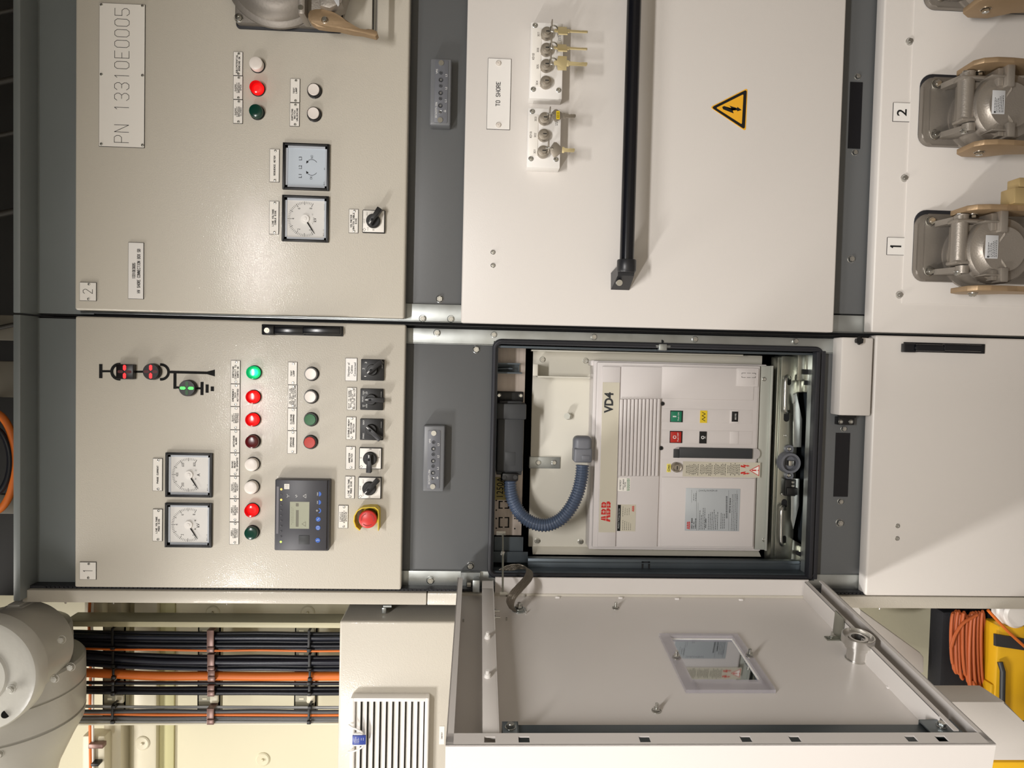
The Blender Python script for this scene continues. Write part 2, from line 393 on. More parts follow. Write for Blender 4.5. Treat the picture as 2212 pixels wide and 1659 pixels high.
mb = MB(); a = rect(1967, -300, 2300, 660, 0); mb.box(a[0], XR, -2.5, 0, ZFL + 60, a[3], 0.4); build(mb, 'inlet_plate', PAINT2, cab2)
for (u, v, r) in ((1964, 90, 8), (1953, 385, 8), (1942, 637, 8)): bolt(u, v, -0.5, r, cab2)
# small cover box with star knob
mb = MB(); a = rect(1816, 729, 1884, 898, -6)
mb.hexa([(a[0] , PY - 6, a[2]), (a[1], PY - 6, a[2]), (a[1], -6, a[2]), (a[0], -6, a[2]), (a[0], PY - 6, a[3]), (a[1], PY - 6, a[3]), (a[1], -6, a[3]), (a[0], -6, a[3])])
bmesh.ops.bevel(mb.bm, geom=list(mb.bm.edges), offset=3.5, segments=2, affect='EDGES', profile=.5)
cvb = build(mb, 'cover_box', PAINT2, cab1, 'small pale cover box beside the star knob')
mb = MB(); c = pt(1857, 736, -18)
star = [(c.x + (9 if k % 2 == 0 else 6.3) * math.cos(math.pi * k / 6), c.z + (9 if k % 2 == 0 else 6.3) * math.sin(math.pi * k / 6)) for k in range(12)]
mb.prism(star, -20, -12, 1); mb.cyl((c.x, -12, c.z), (c.x, -5, c.z), 5); build(mb, 'star_knob', BLACK, cab1, 'black star knob')
# door handles (flush lever pulls)
def lever(c, u0, v0, u1, v1, lock):
    mb = MB(); L = u1 - u0
    mb.pbox(u0, v0, u1, v1, -4, 0, 1)
    mb.pbox(u0 + 1, v0 + 1, u0 + L * .15, v1 - 1, -14, 0, 1.5)
    mb.pbox(u0 + L * .15, v0 + 3, u0 + L * .52, v1 - 3, -18, -3, 2.5); mb.pbox(u0 + L * .5, v0 + 3, u1 - 5, v1 - 3, -20, -3, 2.5)
    o = build(mb, 'handle', BLACKG, c, 'black flush pull handle')
    if lock:
        mb = MB(); q = pt(u0 + 11, (v0 + v1) / 2, -14.5); mb.cyl(q, q + Vector((0, 2, 0)), 5.5); mb.cyl(q, q + Vector((0, -1, 0)), 2.2); build(mb, 'lock_cylinder', CHROME, c)
lever(cab1, 565, 702.5, 741, 724.5, True); lever(cab1, 1953, 741, 2128, 762, False)
# rivet pairs on doors
for c, u, v in ((cab2, 1065, 545), (cab2, 1065, 573.5), (cab1, 1939, 1136), (cab1, 1938, 1163)): bolt(u, v, 0, 5.2, c, False, 'rivet')
# ================================================================== the breaker compartment inside
mb = MB()
# folded lip round the opening and inner side walls
mb.box(opx0 - 1, opx0 + 14, 30, 60, opz0, opz1); mb.box(opx1 - 13, opx1 + 1, 34, 60, opz0, opz1)
mb.box(opx0, opx1, 34, 60, opz0, opz0 + 12); mb.box(opx0, opx1, 34, 50, opz1 - 10, opz1)
mb.box(opx0 - 3, opx0, 50, 380, opz0, opz1); mb.box(opx1, opx1 + 3, 50, 380, opz0, opz1)
mb.box(opx0, opx1, 50, 380, opz0 - 4, opz0); mb.box(opx0, opx1, 50, 380, opz1, opz1 + 4)
build(mb, 'compartment_lining', DSTEEL, cab1)
mb = MB()
a = rect(1064, 746, 1765, 1246, 26); P = [(x, 26, z) for x, z in rrect(a[0], a[1], a[2], a[3], 14)]
zc = PZ(1430, 748, 26)
mb.tube(P, 6.2, 10, True); mb.tube([(x * 1.0 + (3 if x < 0 else -3), 20, z) for x, _, z in P], 2.2, 8, True)
build(mb, 'rubber_seal', RUBBER, cab1)
mb = MB(); mb.pbox(1424, 743, 1441, 757, 14, 28, 1.5); mb.pbox(1417, 746, 1449, 751, 18, 28, 1); build(mb, 'seal_clip', GALV, cab1)
mb = MB(); mb.pbox(1140, 1209, 1752, 1236, 62, 80, 2); mb.pbox(1140, 1216, 1752, 1218, 60, 62); build(mb, 'side_rail', DSTEEL, cab1)
mb = MB()
for q in ((1386, 1213, 1390, 1234), (1400, 1213, 1404, 1234), (1386, 1213, 1404, 1216)): mb.pbox(*q, 61.4, 62)
for u in (1379, 1410): mb.cyl(pt(u, 1230, 61.4), pt(u, 1230, 62), 1.6)
build(mb, 'rail_knockout', VOID, cab1)
mb = MB(); mb.pbox(1756, 760, 1764, 1250, 12, 34, 1); mb.pbox(1766, 758, 1775, 1252, 18, 40, 1); build(mb, 'bottom_seal', RUBBER, cab1)
mb = MB(); mb.pbox(1751, 765, 1755, 1240, 30, 60); build(mb, 'bottom_lip', GALV, cab1)
# socket plate at the top
mb = MB(); mb.pbox(1066, 748, 1131, 1156, 112, 118); build(mb, 'socket_plate', BRUSH, cab1, 'brushed aluminium plate')
mb = MB()
for v0, v1 in ((1082, 1099), (1117, 1140)):
    for q in ((1077, v0, 1080, v1), (1097, v0, 1100, v1), (1077, v0, 1086, v0 + 2.5), (1090, v0, 1100, v0 + 2.5), (1077, v1 - 2.5, 1086, v1), (1090, v1 - 2.5, 1100, v1)): mb.pbox(*q, 111.6, 112)
for u, v in ((1072, 1081), (1072, 1102), (1072, 1120), (1072, 1141), (1112, 1120), (1112, 1142)): mb.cyl(pt(u, v, 111.6), pt(u, v, 112), 1.8)
build(mb, 'plate_knockout', VOID, cab1)
mb = MB(); mb.pbox(1068, 1160, 1130, 1200, 100, 104); mb.pbox(1062, 1192, 1140, 1215, 90, 94)
build(mb, 'lower_socket_plate', DSTEEL, cab1)
mb = MB(); mb.pbox(1068.5, 1031, 1098, 1080, 110.8, 112); o = build(mb, 'rating_label', mat('ochre rating label', (176, 160, 92), .5), cab1, 'ochre label reading 1250A')
mb = MB(); btext(mb, '1250A', 1080, 1052, 110.5, 15, 46, 0.0); build(mb, 'label_lettering', INK, cab1)
mb = MB(); mb.pbox(1069, 784, 1124, 787, 70, 112); mb.pbox(1069, 804, 1128, 807, 70, 112); mb.pbox(1069, 787, 1122, 804, 105, 110)
mb.tube([pt(1070, 797, 84), pt(1098, 796, 80), pt(1107, 796.5, 80)], 4, 10); build(mb, 'interlock_fork', DSTEEL, cab1)
# ---------------- control plug with corrugated hose (its own thing, plugged into the plate)
plug = thing('control_plug', 'dark grey control plug with blue grey corrugated hose arching down to the circuit breaker', 'plug', pt(1100, 950, 112))
mb = MB(); mb.pbox(1070, 846, 1131, 868, 96, 112, 2.5); build(mb, 'socket_flange', BLACK, plug)
bolt(1078, 854, 96, 5.2, plug); bolt(1125, 854.5, 96, 5.2, plug)
mb = MB(); mb.pbox(1072, 872, 1137, 906, 58, 112, 3); mb.pbox(1073, 900, 1131, 1020, 64, 112, 5); mb.pbox(1078, 866, 1128, 874, 76, 112, 3)
mb.pbox(1091, 977, 1113, 1006, 63.4, 66, .3); mb.pbox(1072, 1012, 1127, 1026, 70, 112, 2)
build(mb, 'plug_body', DPLAS, plug)
mb = MB(); mb.pbox(1083, 1022, 1120, 1040, 60, 100, 4); mb.cyl(pt(1089, 1031, 58), pt(1089, 1031, 70), 5); mb.cyl(pt(1113, 1031, 58), pt(1113, 1031, 70), 5)
build(mb, 'cable_clamp', BLACK, plug)
HP = [(1101, 1038, 80), (1103, 1062, 76), (1110, 1086, 70), (1126, 1112, 62), (1150, 1129, 56), (1180, 1134, 52), (1210, 1122, 50), (1233, 1096, 50), (1248, 1064, 52), (1256, 1030, 58), (1258.5, 998, 62)]
def spline(P, n):
    P = [Vector(p) for p in P]; out = []
    P = [P[0] * 2 - P[1]] + P + [P[-1] * 2 - P[-2]]
    for i in range(1, len(P) - 2):
        a, b, c, d = P[i - 1:i + 3]
        for k in range(n):
            t = k / n; out.append(0.5 * ((2 * b) + (c - a) * t + (2 * a - 5 * b + 4 * c - d) * t * t + (3 * b - a - 3 * c + d) * t ** 3))
    out.append(P[-2]); return out
pts = spline([pt(*p) for p in HP], 60)
L = [0]
for a_, b_ in zip(pts, pts[1:]): L.append(L[-1] + (b_ - a_).length)
pitch = 6.1; N = int(L[-1] / pitch); ring = []; rad = []
def at_len(s):
    for i in range(len(L) - 1):
        if L[i + 1] >= s: return pts[i].lerp(pts[i + 1], (s - L[i]) / max(1e-6, L[i + 1] - L[i]))
    return pts[-1]
for k in range(N):
    for f_, r_ in ((0, 13.2), (.22, 13.4), (.4, 15.2), (.5, 15.6), (.62, 15.6), (.72, 15.2), (.9, 13.4)):
        ring.append(at_len((k + f_) * pitch)); rad.append(r_)
mb = MB(); mb.tube(ring, 14, 22, False, lambda i: rad[i]); build(mb, 'corrugated_hose', HOSE, plug, ang=60)
mb = MB(); mb.pbox(1240, 943, 1280, 982, 52, 88, 11, 4); mb.pbox(1240, 968, 1280, 1000, 50, 88, 5, 3); mb.pbox(1257, 984, 1275, 994, 48.5, 56, 1)
build(mb, 'hose_elbow', MPLAS, plug)
# ================================================================== circuit breaker
BY = 80
brk = thing('circuit_breaker', 'withdrawable circuit breaker with grey plastic cover, red and green push buttons, in the open compartment', 'circuit breaker', pt(1460, 985, 160) )
mb = MB(); mb.pbox(1146, 762, 1640, 1184, 150, 156, 2); mb.pbox(1148, 760.5, 1606, 764, 118, 152, .6)
xl, xr, zb, zt = rect(1150, 1184, 1640, 1197, 140); mb.hexa([(xl, 128, zb), (xr, 152, zb), (xr, 155, zb), (xl, 132, zb), (xl, 128, zt), (xr, 152, zt), (xr, 155, zt), (xl, 132, zt)])
build(mb, 'back_plate', PAINT3, brk, 'cream steel plate behind the cover')
for u, v in ((1172, 776.5), (1265, 779), (1161, 1168), (1254, 1170)): bolt(u, v, 150, 7, brk)
mb = MB(); mb.cyl(pt(1225, 899, 128), pt(1230, 900, 150), 8.2, n=6); build(mb, 'painted_bolt', mat('pale painted bolt', (190, 190, 178), .5), brk)
mb = MB(); mb.pbox(1144, 987, 1210, 1012, 146, 150, 1); mb.pbox(1143, 987, 1149, 1012, 147, 190, 1); build(mb, 'zinc_bracket', GALV, brk); bolt(1163, 999, 146, 6.5, brk); bolt(1197, 999, 146, 6.5, brk)
mb = MB(); xl, xr, zb, zt = rect(1161, 811, 1274, 816, 96); mb.box(xl, xl + 3, 90, 150, zb, zt); mb.pbox(1151, 786, 1162, 812, 92, 96, 1.5); mb.box(PX(1156, 812, 94), PX(1156, 787, 94), 96, 150, PZ(1163, 800, 94), PZ(1160, 800, 94))
build(mb, 'catch_bracket', PAINT3, brk)
mb = MB(); mb.pbox(1277, 783, 1650, 1189, 96, 150, 3); mb.pbox(1285, 786, 1636, 1185, 84, 100, 3); mb.pbox(1277, 778, 1290, 790, 100, 146, 2)
build(mb, 'cover_frame', COVER, brk)
mb = MB(); mb.pbox(1296, 792, 1335, 1181, BY, 90, 1.2); mb.pbox(1336.8, 792, 1425.3, 1181, BY, 90, 1.2); mb.pbox(1427.3, 793, 1633, 1182, BY + 2.2, 90, 1.2)
mb.pbox(1428.5, 794, 1629, 863, BY, 84, 1.4); mb.pbox(1428.5, 1032, 1629, 1181, BY, 84, 1.4)
for v0, v1 in ((884, 913.5), (930, 959)): mb.pbox(1429, v0, 1625, v1, BY + 1.4, 84, .4)
mb.pbox(1429, 994, 1632, 1031, BY + 1.2, 84, .4)
build(mb, 'front_cover', COVER, brk)
mb = MB()
for k in range(11): mb.pbox(1337.6 + k * 8.05, 862 - k * .1, 1344.2 + k * 8.05, 1029, BY - 6, BY + 1, 1.8, 3)
build(mb, 'cooling_ribs', COVER, brk)
mb = MB(); mb.pbox(1297.5, 826, 1334, 1150, BY - .6, BY + .2); nb = build(mb, 'name_band', CREAM, brk, 'beige band')
mb = MB(); btext(mb, 'VD4', 1315, 870, BY - .9, 21, 47.5, 0.035); build(mb, 'model_lettering', mat('charcoal print', (40, 42, 44), .5), nb)
def logo(u, v, y, h, w, par, bg):
    mb = MB(); c = pt(u, v, y); cw = w / 3.15; x0 = c.x - w / 2; z0 = c.z - h / 2
    A = [(x0, z0), (x0 + cw * .34, z0 + h), (x0 + cw * .74, z0 + h), (x0 + cw * 1.08, z0), (x0 + cw * .74, z0), (x0 + cw * .66, z0 + h * .24), (x0 + cw * .42, z0 + h * .24), (x0 + cw * .34, z0)]
    mb.prism(A, y - .3, y)
    for k in (1, 2):
        xb = x0 + cw * 1.05 * k + cw * .06
        B = [(xb, z0), (xb, z0 + h), (xb + cw * .6, z0 + h), (xb + cw * .86, z0 + h * .86), (xb + cw * .86, z0 + h * .64), (xb + cw * .72, z0 + h * .52), (xb + cw * .96, z0 + h * .36), (xb + cw * .96, z0 + h * .14), (xb + cw * .7, z0)]
        mb.prism(B, y - .3, y)
    o = build(mb, 'maker_lettering', RED, par)
    mb = MB(); t = h * .045
    mb.strip([(x0, z0 + h * .46), (x0 + w, z0 + h * .46)], t, y - .35)
    for f_ in (.175, .485, .815): mb.strip([(x0 + w * f_, z0), (x0 + w * f_, z0 + h)], t, y - .35)
    for k in (1, 2):
        xb = x0 + cw * 1.05 * k + cw * .3
        for zz in (.27, .72): mb.strip([(xb, z0 + h * zz), (xb + cw * .35, z0 + h * zz)], h * .07, y - .36)
    build(mb, 'lettering_gaps', bg, par)
logo(1308.5, 1105, BY - .6, 21.5, 48, nb, CREAM)
for u, v in ((1431, 872), (1428, 968)): bolt(u, v, BY + 1, 5, brk, False, 'cover_screw', BLACK)
def pbutton(u0, v0, u1, v1, m, name, label):
    mb = MB(); mb.pbox(u0, v0, u1, v1, BY - .2, BY + 2, .3); o = build(mb, name + '_frame', VOID, brk)
    mb = MB(); mb.pbox(u0 + 1.6, v0 + 1.6, u1 - 2.2, v1 - 1, BY - 2.5, BY + 1, 1); return build(mb, name, m, brk, label)
pg_ = pbutton(1448, 887, 1475, 912, mat('green push button', (24, 122, 90), .35), 'on_button', 'green push button')
mb = MB(); mb.pbox(1453.5, 898.5, 1461, 901, BY - 2.8, BY - 2.5); btext(mb, 'Push ON', 1465.5, 899.5, BY - 2.8, 3.6, 19); build(mb, 'button_lettering', WINK, pg_)
pr_ = pbutton(1447, 931, 1474, 957, mat('red push button', (182, 38, 28), .35), 'off_button', 'red push button')
mb = MB(); c = pt(1456.5, 944, 0); mb.strip([(pt(1456.5, 944, BY).x + 3.2 * math.cos(t * math.pi / 8), pt(1456.5, 944, BY).z + 3.2 * math.sin(t * math.pi / 8)) for t in range(16)], 1.4, BY - 2.8, True)
btext(mb, 'Push OFF', 1464.5, 944, BY - 2.8, 3.6, 20); build(mb, 'button_lettering', WINK, pr_)
mb = MB(); mb.pbox(1512.5, 887, 1527.5, 913.5, BY, BY + 2); sp = build(mb, 'spring_flag', YEL, brk, 'yellow spring charge flag')
mb = MB(); q = pt(1520, 900, BY - .3); zz = [(q.x - 10 + i * 4, q.z + (3.6 if i % 2 else -3.6)) for i in range(6)]; mb.strip(zz, 1.3, BY - .3); build(mb, 'spring_symbol', INK, sp)
mb = MB(); mb.pbox(1511, 932, 1526.5, 958, BY, BY + 2); sp = build(mb, 'off_flag', BLACK, brk)
mb = MB(); q = pt(1518, 945, BY); mb.strip([(q.x + 3 * math.cos(t * math.pi / 8), q.z + 3 * math.sin(t * math.pi / 8)) for t in range(16)], 1.6, BY - .3, True); btext(mb, 'OFF', 1523.5, 945, BY - .3, 2, 5); build(mb, 'off_symbol', WINK, sp)
mb = MB(); mb.pbox(1577, 886, 1596, 915, BY + .2, BY + 2, .8); mb.pbox(1577, 932, 1595.5, 959, BY + .2, BY + 2, .8); build(mb, 'counter_bezel', COVER, brk)
mb = MB(); mb.pbox(1581, 889, 1594.5, 911, BY - .6, BY + 1, .3); sp = build(mb, 'operation_counter', BLACK, brk, 'small black number counter')
mb = MB(); btext(mb, '00195', 1589, 900, BY - .9, 4, 14); build(mb, 'counter_digits', WINK, sp)
# charging handle in its slot
mb = MB(); xl, xr, zb, zt = rect(1455, 967, 1642, 991, BY)
mb.prism(rrect(xl, xr, zb, zt, 11.5, 8), BY + .6, BY + 1.6); build(mb, 'handle_recess', mat('shadow grey recess', (176, 171, 168), .5), brk)
mb = MB(); mb.pbox(1468, 968, 1626, 990, BY - 5, BY + 1, 1.5); mb.pbox(1455, 970, 1468, 989, BY - 1, BY + 1, .5); build(mb, 'charging_handle', DPLAS, brk, 'dark grey spring charging handle')
# key lock and its tag
mb = MB(); q = pt(1463, 1010.5, 68); mb.lathe(q + Vector((0, 14, 0)), (0, -1, 0), [(0, 11.5), (10, 11.5), (12, 10), (11, 7.5), (14, 7), (14, 0)], 28); mb.box(q.x - 8, q.x - 6, 60, 68, q.z - 2, q.z + 7, .5)
kl = build(mb, 'key_lock', CHROME, brk)
mb = MB(); mb.box(q.x - 4, q.x + 4, q.y - .6, q.y, q.z - 1, q.z + 1); build(mb, 'keyway', VOID, kl)
mb = MB(); mb.pbox(1440.5, 1002, 1448.8, 1020, BY, BY + 1.5, .2); tg = build(mb, 'lock_tag', mat('pale yellow tag', (240, 226, 110), .5), brk, 'yellow tag reading G3465')
mb = MB(); btext(mb, 'G3465', 1444.7, 1011, BY - .25, 5, 15, .02); build(mb, 'tag_lettering', INK, tg)
# warning strip
def textlines(mb, u0, v0, u1, v1, y, nu, seed, t=.9, ragged=True, left=False, wd=5):
    rr = random.Random(seed)
    for i in range(nu):
        u = u0 + (u1 - u0) * (i + .5) / nu; q0, q1 = pt(u, v1, y), pt(u, v0, y); W_ = q1.x - q0.x
        f_ = rr.uniform(.55, 1) if ragged else 1; a_ = q0.x if left else q0.x + W_ * (1 - f_) / 2; b_ = a_ + W_ * f_; x = a_
        while x < b_ - 1:
            l = rr.uniform(wd * .3, wd); mb.strip([(x + t * .4, q0.z), (min(b_, x + l), q0.z)], t, y); x += l + 1.6
WARNB = CREAM
mb = MB(); mb.pbox(1475, 998, 1642, 1030.5, BY + .4, BY + 1.4); ws = build(mb, 'warning_strip', WARNB, brk, 'beige warning strip')
mb = MB()
for a_, b_, n_ in ((1481, 1509, 9), (1511, 1539, 9), (1541, 1568, 9), (1570, 1598, 9)): textlines(mb, a_, 1000, b_, 1028, BY + .2, n_, a_, 1.1)
build(mb, 'strip_small_print', INK, ws)
def bolt_sym(mb, u, v, y, s, mir=1):
    q = pt(u, v, y)
    P = [(-.2, 1), (.15, 1), (.02, .3), (.32, .5), (.1, -.45), (.24, -.4), (-.02, -1), (-.16, -.35), (-.04, -.4), (-.1, .12), (-.42, -.12)]
    mb.prism([(q.x + a_ * s * mir, q.z + b_ * s) for a_, b_ in P], y - .1, y + .1)
mb = MB(); bolt_sym(mb, 1610, 1006.5, BY + .1, 11, 1); bolt_sym(mb, 1610, 1022.5, BY + .1, 11, -1)
build(mb, 'lightning_symbols', RED, ws)
mb = MB(); mb.ppoly([(1618.5, 1016), (1640.5, 1004.5), (1639.5, 1028.5)], BY + .1, BY + .3); build(mb, 'hazard_triangle_rim', RED, ws)
mb = MB(); mb.ppoly([(1621.5, 1016), (1639, 1007), (1638.2, 1026.3)], BY - .05, BY + .1); tr = build(mb, 'hazard_triangle', LAB, ws)
mb = MB(); mb.pbox(1624, 1014.5, 1634, 1017.5, BY - .2, BY - .06); mb.cyl(pt(1637, 1016, BY - .2), pt(1637, 1016, BY - .06), 1.6); build(mb, 'exclamation_mark', RED, ws)
# stickers
mb = MB(); mb.pbox(1334.5, 1032.5, 1361.5, 1061, BY - .6, BY); st = build(mb, 'test_sticker', LAB, brk, 'white and green sticker')
mb = MB(); stext(mb, 'SYNERGY', 1340, 1047, BY - .8, 3.6, 22, .6); stext(mb, 'CIRCUIT BREAKER', 1346.5, 1047, BY - .8, 2.2, 25, .45); stext(mb, 'TESTED', 1350.5, 1047, BY - .8, 2.2, 12, .5); build(mb, 'sticker_lettering', INK, st)
mb = MB(); textlines(mb, 1353.5, 1034, 1360, 1060, BY - .8, 3, 4, 1.4, False, wd=4); build(mb, 'sticker_green_print', mat('green print', (20, 110, 60), .5), st)
mb = MB(); mb.pbox(1333.5, 1090, 1373, 1147.5, BY - .6, BY); st = build(mb, 'service_sticker', CREAM, brk, 'beige service sticker')
mb = MB(); mb.pbox(1333.8, 1090.5, 1340.5, 1147, BY - .8, BY - .6); textlines(mb, 1343, 1092, 1361, 1118, BY - .8, 4, 5, .8, wd=4); textlines(mb, 1343, 1121, 1364, 1145, BY - .8, 5, 6, .8, left=True, wd=4); build(mb, 'sticker_small_print', INK, st)
mb = MB(); btext(mb, 'Medium Voltage Service', 1337, 1120, BY - 1, 3, 46, 0); build(mb, 'sticker_title', WINK, st)
logo(1367.5, 1099, BY - .8, 5, 13.5, st, CREAM)
RPL = mat('silver rating plate', (188, 194, 198), .35, .3)
mb = MB(); mb.pbox(1480.5, 1055, 1598, 1147, BY - .8, BY, .2); rp = build(mb, 'rating_plate', RPL, brk, 'silver rating plate')
mb = MB(); y = BY - 1
stext(mb, 'CIRCUIT BREAKER', 1494.5, 1131, y, 2.6, 25, .55); stext(mb, 'TYPE VD4', 1498.5, 1135, y, 2.4, 17, .5); stext(mb, 'CLASSIFICATION', 1502.5, 1131, y, 2.4, 23, .5); stext(mb, 'OPERATING MECHANISM', 1577, 1092, y, 2.4, 34, .5); stext(mb, 'RATED CURRENT', 1524.5, 1130, y, 2.2, 22, .5)
textlines(mb, 1509, 1089, 1523, 1144, y, 4, 11, 1.0, left=True); textlines(mb, 1528, 1098, 1551, 1144, y, 6, 12, 1.0, left=True); textlines(mb, 1555, 1090, 1566, 1142, y, 3, 13, 1.0, left=True)
textlines(mb, 1578, 1066, 1592, 1146, y, 4, 14, .9, False, wd=3.5); textlines(mb, 1509, 1058, 1550, 1062, y, 12, 15, 1); textlines(mb, 1496, 1064, 1505, 1084, y, 2, 16, 1)
for k in range(22): mb.pbox(1568, 1072 + k * 2.2, 1571.5, 1073.1 + k * 2.2, y - .02, y)
for u, v0, v1 in ((1494, 1058, 1086), (1504.5, 1060, 1146), (1508, 1086, 1146), (1574, 1059, 1146), (1592, 1059, 1146)): q0, q1 = pt(u, v0, y), pt(u, v1, y); mb.strip([(q0.x, q0.z), (q1.x, q1.z)], .35, y)
build(mb, 'plate_small_print', INK, rp)
logo(1487, 1135, y, 7.5, 18, rp, RPL)
mb = MB(); mb.pbox(1590.5, 796, 1638, 835, BY - .5, BY, .6); mb.pbox(1594, 799, 1630, 831, BY - 1.2, BY, .6); ap = build(mb, 'access_cap', COVER, brk)
mb = MB(); q = rect(1602.5, 806, 1632, 815.5, BY - 1.4); xl, xr, zb, zt = q
for P in ([(xl, zt), (xl, zb)],): pass
for k in (0, .36, .72): mb.strip([(xl, zb + (zt - zb) * k), (xl, zb + (zt - zb) * (k + .26))], .8, BY - 1.4); mb.strip([(xr, zb + (zt - zb) * k), (xr, zb + (zt - zb) * (k + .26))], .8, BY - 1.4)
for z in (zb, zt): mb.strip([(xl, z), (xl + 3, z)], .8, BY - 1.4); mb.strip([(xr - 3, z), (xr, z)], .8, BY - 1.4)
build(mb, 'cap_outline', INK, ap)
mb = MB(); mb.pbox(1637, 790, 1663, 1188, 92, 110, 1.5); mb.pbox(1660, 790, 1664, 1190, 84, 100, .8); build(mb, 'metal_edge', mat('pale zinc edge', (184, 186, 178), .4, .4), brk)
bolt(1651, 819, 92, 5, brk, False, 'screw'); bolt(1651, 1166, 92, 5, brk, False, 'screw')
# ---------------- truck underneath
TY = 86
mb = MB(); mb.pbox(1680, 769, 1721, 1219, TY, 130, 3); mb.pbox(1672, 771, 1682, 1218, TY + 6, 130, 2); build(mb, 'truck_front', ZINC, brk, 'shiny zinc plated truck crossbeam')
for u0, v0, u1, v1 in ((1700, 812, 1709, 832), (1693, 890, 1705, 911), (1688, 1078, 1700, 1098), (1690, 1157, 1698, 1177)):
    mb = MB(); xl, xr, zb, zt = rect(u0, v0, u1, v1, TY); mb.prism(rrect(xl, xr, zb, zt, min(xr - xl, zt - zb) * .48, 5), TY - .3, TY + .1); build(mb, 'truck_slot', VOID, brk)
for va, vb, ua in ((816, 890, 1699), (1098, 1176, 1690)):
    mb = MB(); mb.tube(spline([pt(ua + 5, va + 2, TY + 2), pt(ua + 1, va - 3, TY - 12), pt(ua - 2, va + 6, TY - 20), pt(ua - 3, (va + vb) / 2, TY - 20), pt(ua - 3, vb - 6, TY - 20), pt(ua, vb + 1, TY - 12), pt(ua + 4, vb - 1, TY + 2)], 6), 4.4, 12); build(mb, 'pull_handle', STEEL, brk)
mb = MB(); mb.ppoly([(1715, 850), (1721, 850), (1733, 906), (1731, 966), (1714, 966)], 72, 75, .6); mb.pbox(1713, 851, 1719, 872, 70, 74, 2)
build(mb, 'guard_plate', GALV, brk)
mb = MB(); mb.ppoly([(1727, 1034), (1726, 1092), (1714, 1143), (1709, 1122), (1710, 1034)], 72, 75, .6); build(mb, 'guard_plate', GALV, brk)
mb = MB(); q = pt(1706, 1000, 70)
mb.lathe(q + Vector((0, 16, 0)), (0, -1, 0), [(0, 25), (10, 25), (22, 23), (22, 18), (6, 16), (6, 0)], 32)
for v in (970, 1027):
    w_ = pt(1704, v, 80); mb.cyl(w_ + Vector((0, 6, 0)), w_ + Vector((0, -4, 0)), 9.5)
build(mb, 'racking_socket', MPLAS, brk, 'grey round racking socket')
mb = MB(); mb.box(q.x - 6, q.x + 6, q.y - 8, q.y + 10, q.z - 6, q.z + 6, 1); build(mb, 'square_shaft', STEEL, brk)
bolt(1705, 970, 74, 5, brk, False, 'screw'); bolt(1704, 1027, 74, 5, brk, False, 'screw')
mb = MB(); mb.pbox(1696, 1036, 1720, 1072, 66, 90, 2); mb.pbox(1700, 1054, 1724, 1070, 60, 80, 2); build(mb, 'interlock_block', BLACK, brk)
bolt(1713, 1042, 64, 3.5, brk, False, 'screw'); bolt(1713, 1050, 64, 3.5, brk, False, 'screw'); bolt(1691, 1068, 80, 4, brk, False, 'screw')
bolt(1696, 941, TY, 3.2, brk, False, 'screw'); bolt(1716, 938, 74, 3.2, brk, False, 'screw')
# runner blocks at both ends
mb = MB(); mb.pbox(1723, 764, 1752, 823, 66, 130, 2); mb.pbox(1726, 822, 1751, 848, 80, 130, 2); mb.pbox(1741, 764, 1753, 848, 60, 90, 3); build(mb, 'runner_block', ZINC, brk)
mb = MB(); mb.pbox(1735, 798, 1753, 809, 59, 62); mb.pbox(1738, 822, 1752, 832, 59, 62); build(mb, 'runner_slot', VOID, brk)
mb = MB(); mb.ppoly([(1712, 1165), (1738, 1180), (1738, 1240), (1708, 1240), (1708, 1220)], 76, 130, 1.5); mb.pbox(1728, 1180, 1738, 1240, 66, 90, 3); build(mb, 'runner_block', ZINC, brk)
mb = MB(); mb.ppoly([(1722, 1190), (1737, 1196), (1737, 1206), (1721, 1199)], 64, 68); build(mb, 'runner_slot', VOID, brk)
# ================================================================== plates
def plate(u0, v0, u1, v1, lines, label, name='nameplate', screws='v', y=0, group=None, hw=None, t=None, m=LAB, big=False, cat='nameplate', bold=None):
    """white plate between picture corners; lines: list of (text, u centre, v centre, cap height, width)"""
    xl, xr, zb, zt = rect(u0, v0, u1, v1, y - 1.4)
    th = thing(name, label, cat, ((xl + xr) / 2, y, zb), group)
    mb = MB(); mb.box(xl, xr, y - 1.6, y, zb, zt); build(mb, 'core', LABE, th)
    mb = MB(); mb.box(xl + .7, xr - .7, y - 2.1, y - 1.5, zb + .7, zt - .7); build(mb, 'plate_face', m, th)
    mb = MB()
    for s, u, v, h, w in lines:
        if bold is None: stext(mb, s, u, v, y - 2.25, h, w, t or h * .13)
        else: btext(mb, s, u, v, y - 2.25, h, w, bold)
    build(mb, 'lettering', INK, th)
    um, vm = (u0 + u1) / 2, (v0 + v1) / 2
    if screws == 'v':
        bolt(um + 2, v0 + 4, y - 2, 2.7, th, False, 'screw'); bolt(um + 1, v1 - 4, y - 2, 2.7, th, False, 'screw')
    return th
def tag5(u0, v0, u1, v1, txt, label, h=2.9, group=None):
    n = len(txt); um = (u0 + u1) / 2; vm = (v0 + v1) / 2; sp = (u1 - u0 - 5) / max(n, 3) if n > 2 else 5.2
    L = []
    for i, s in enumerate(txt):
        L.append((s, um + (i - (n - 1) / 2) * sp, vm, min(h, sp * .72), min(len(s) * 2.9, (v1 - v0) - 5)))
    return plate(u0, v0, u1, v1, L, label, t=.8 if n < 4 else .6, group=group)
GP1 = 'engraved plates along the eight lamps'; GP2 = 'engraved plates along the push buttons'; GP3 = 'engraved plates beside the rotary switches'
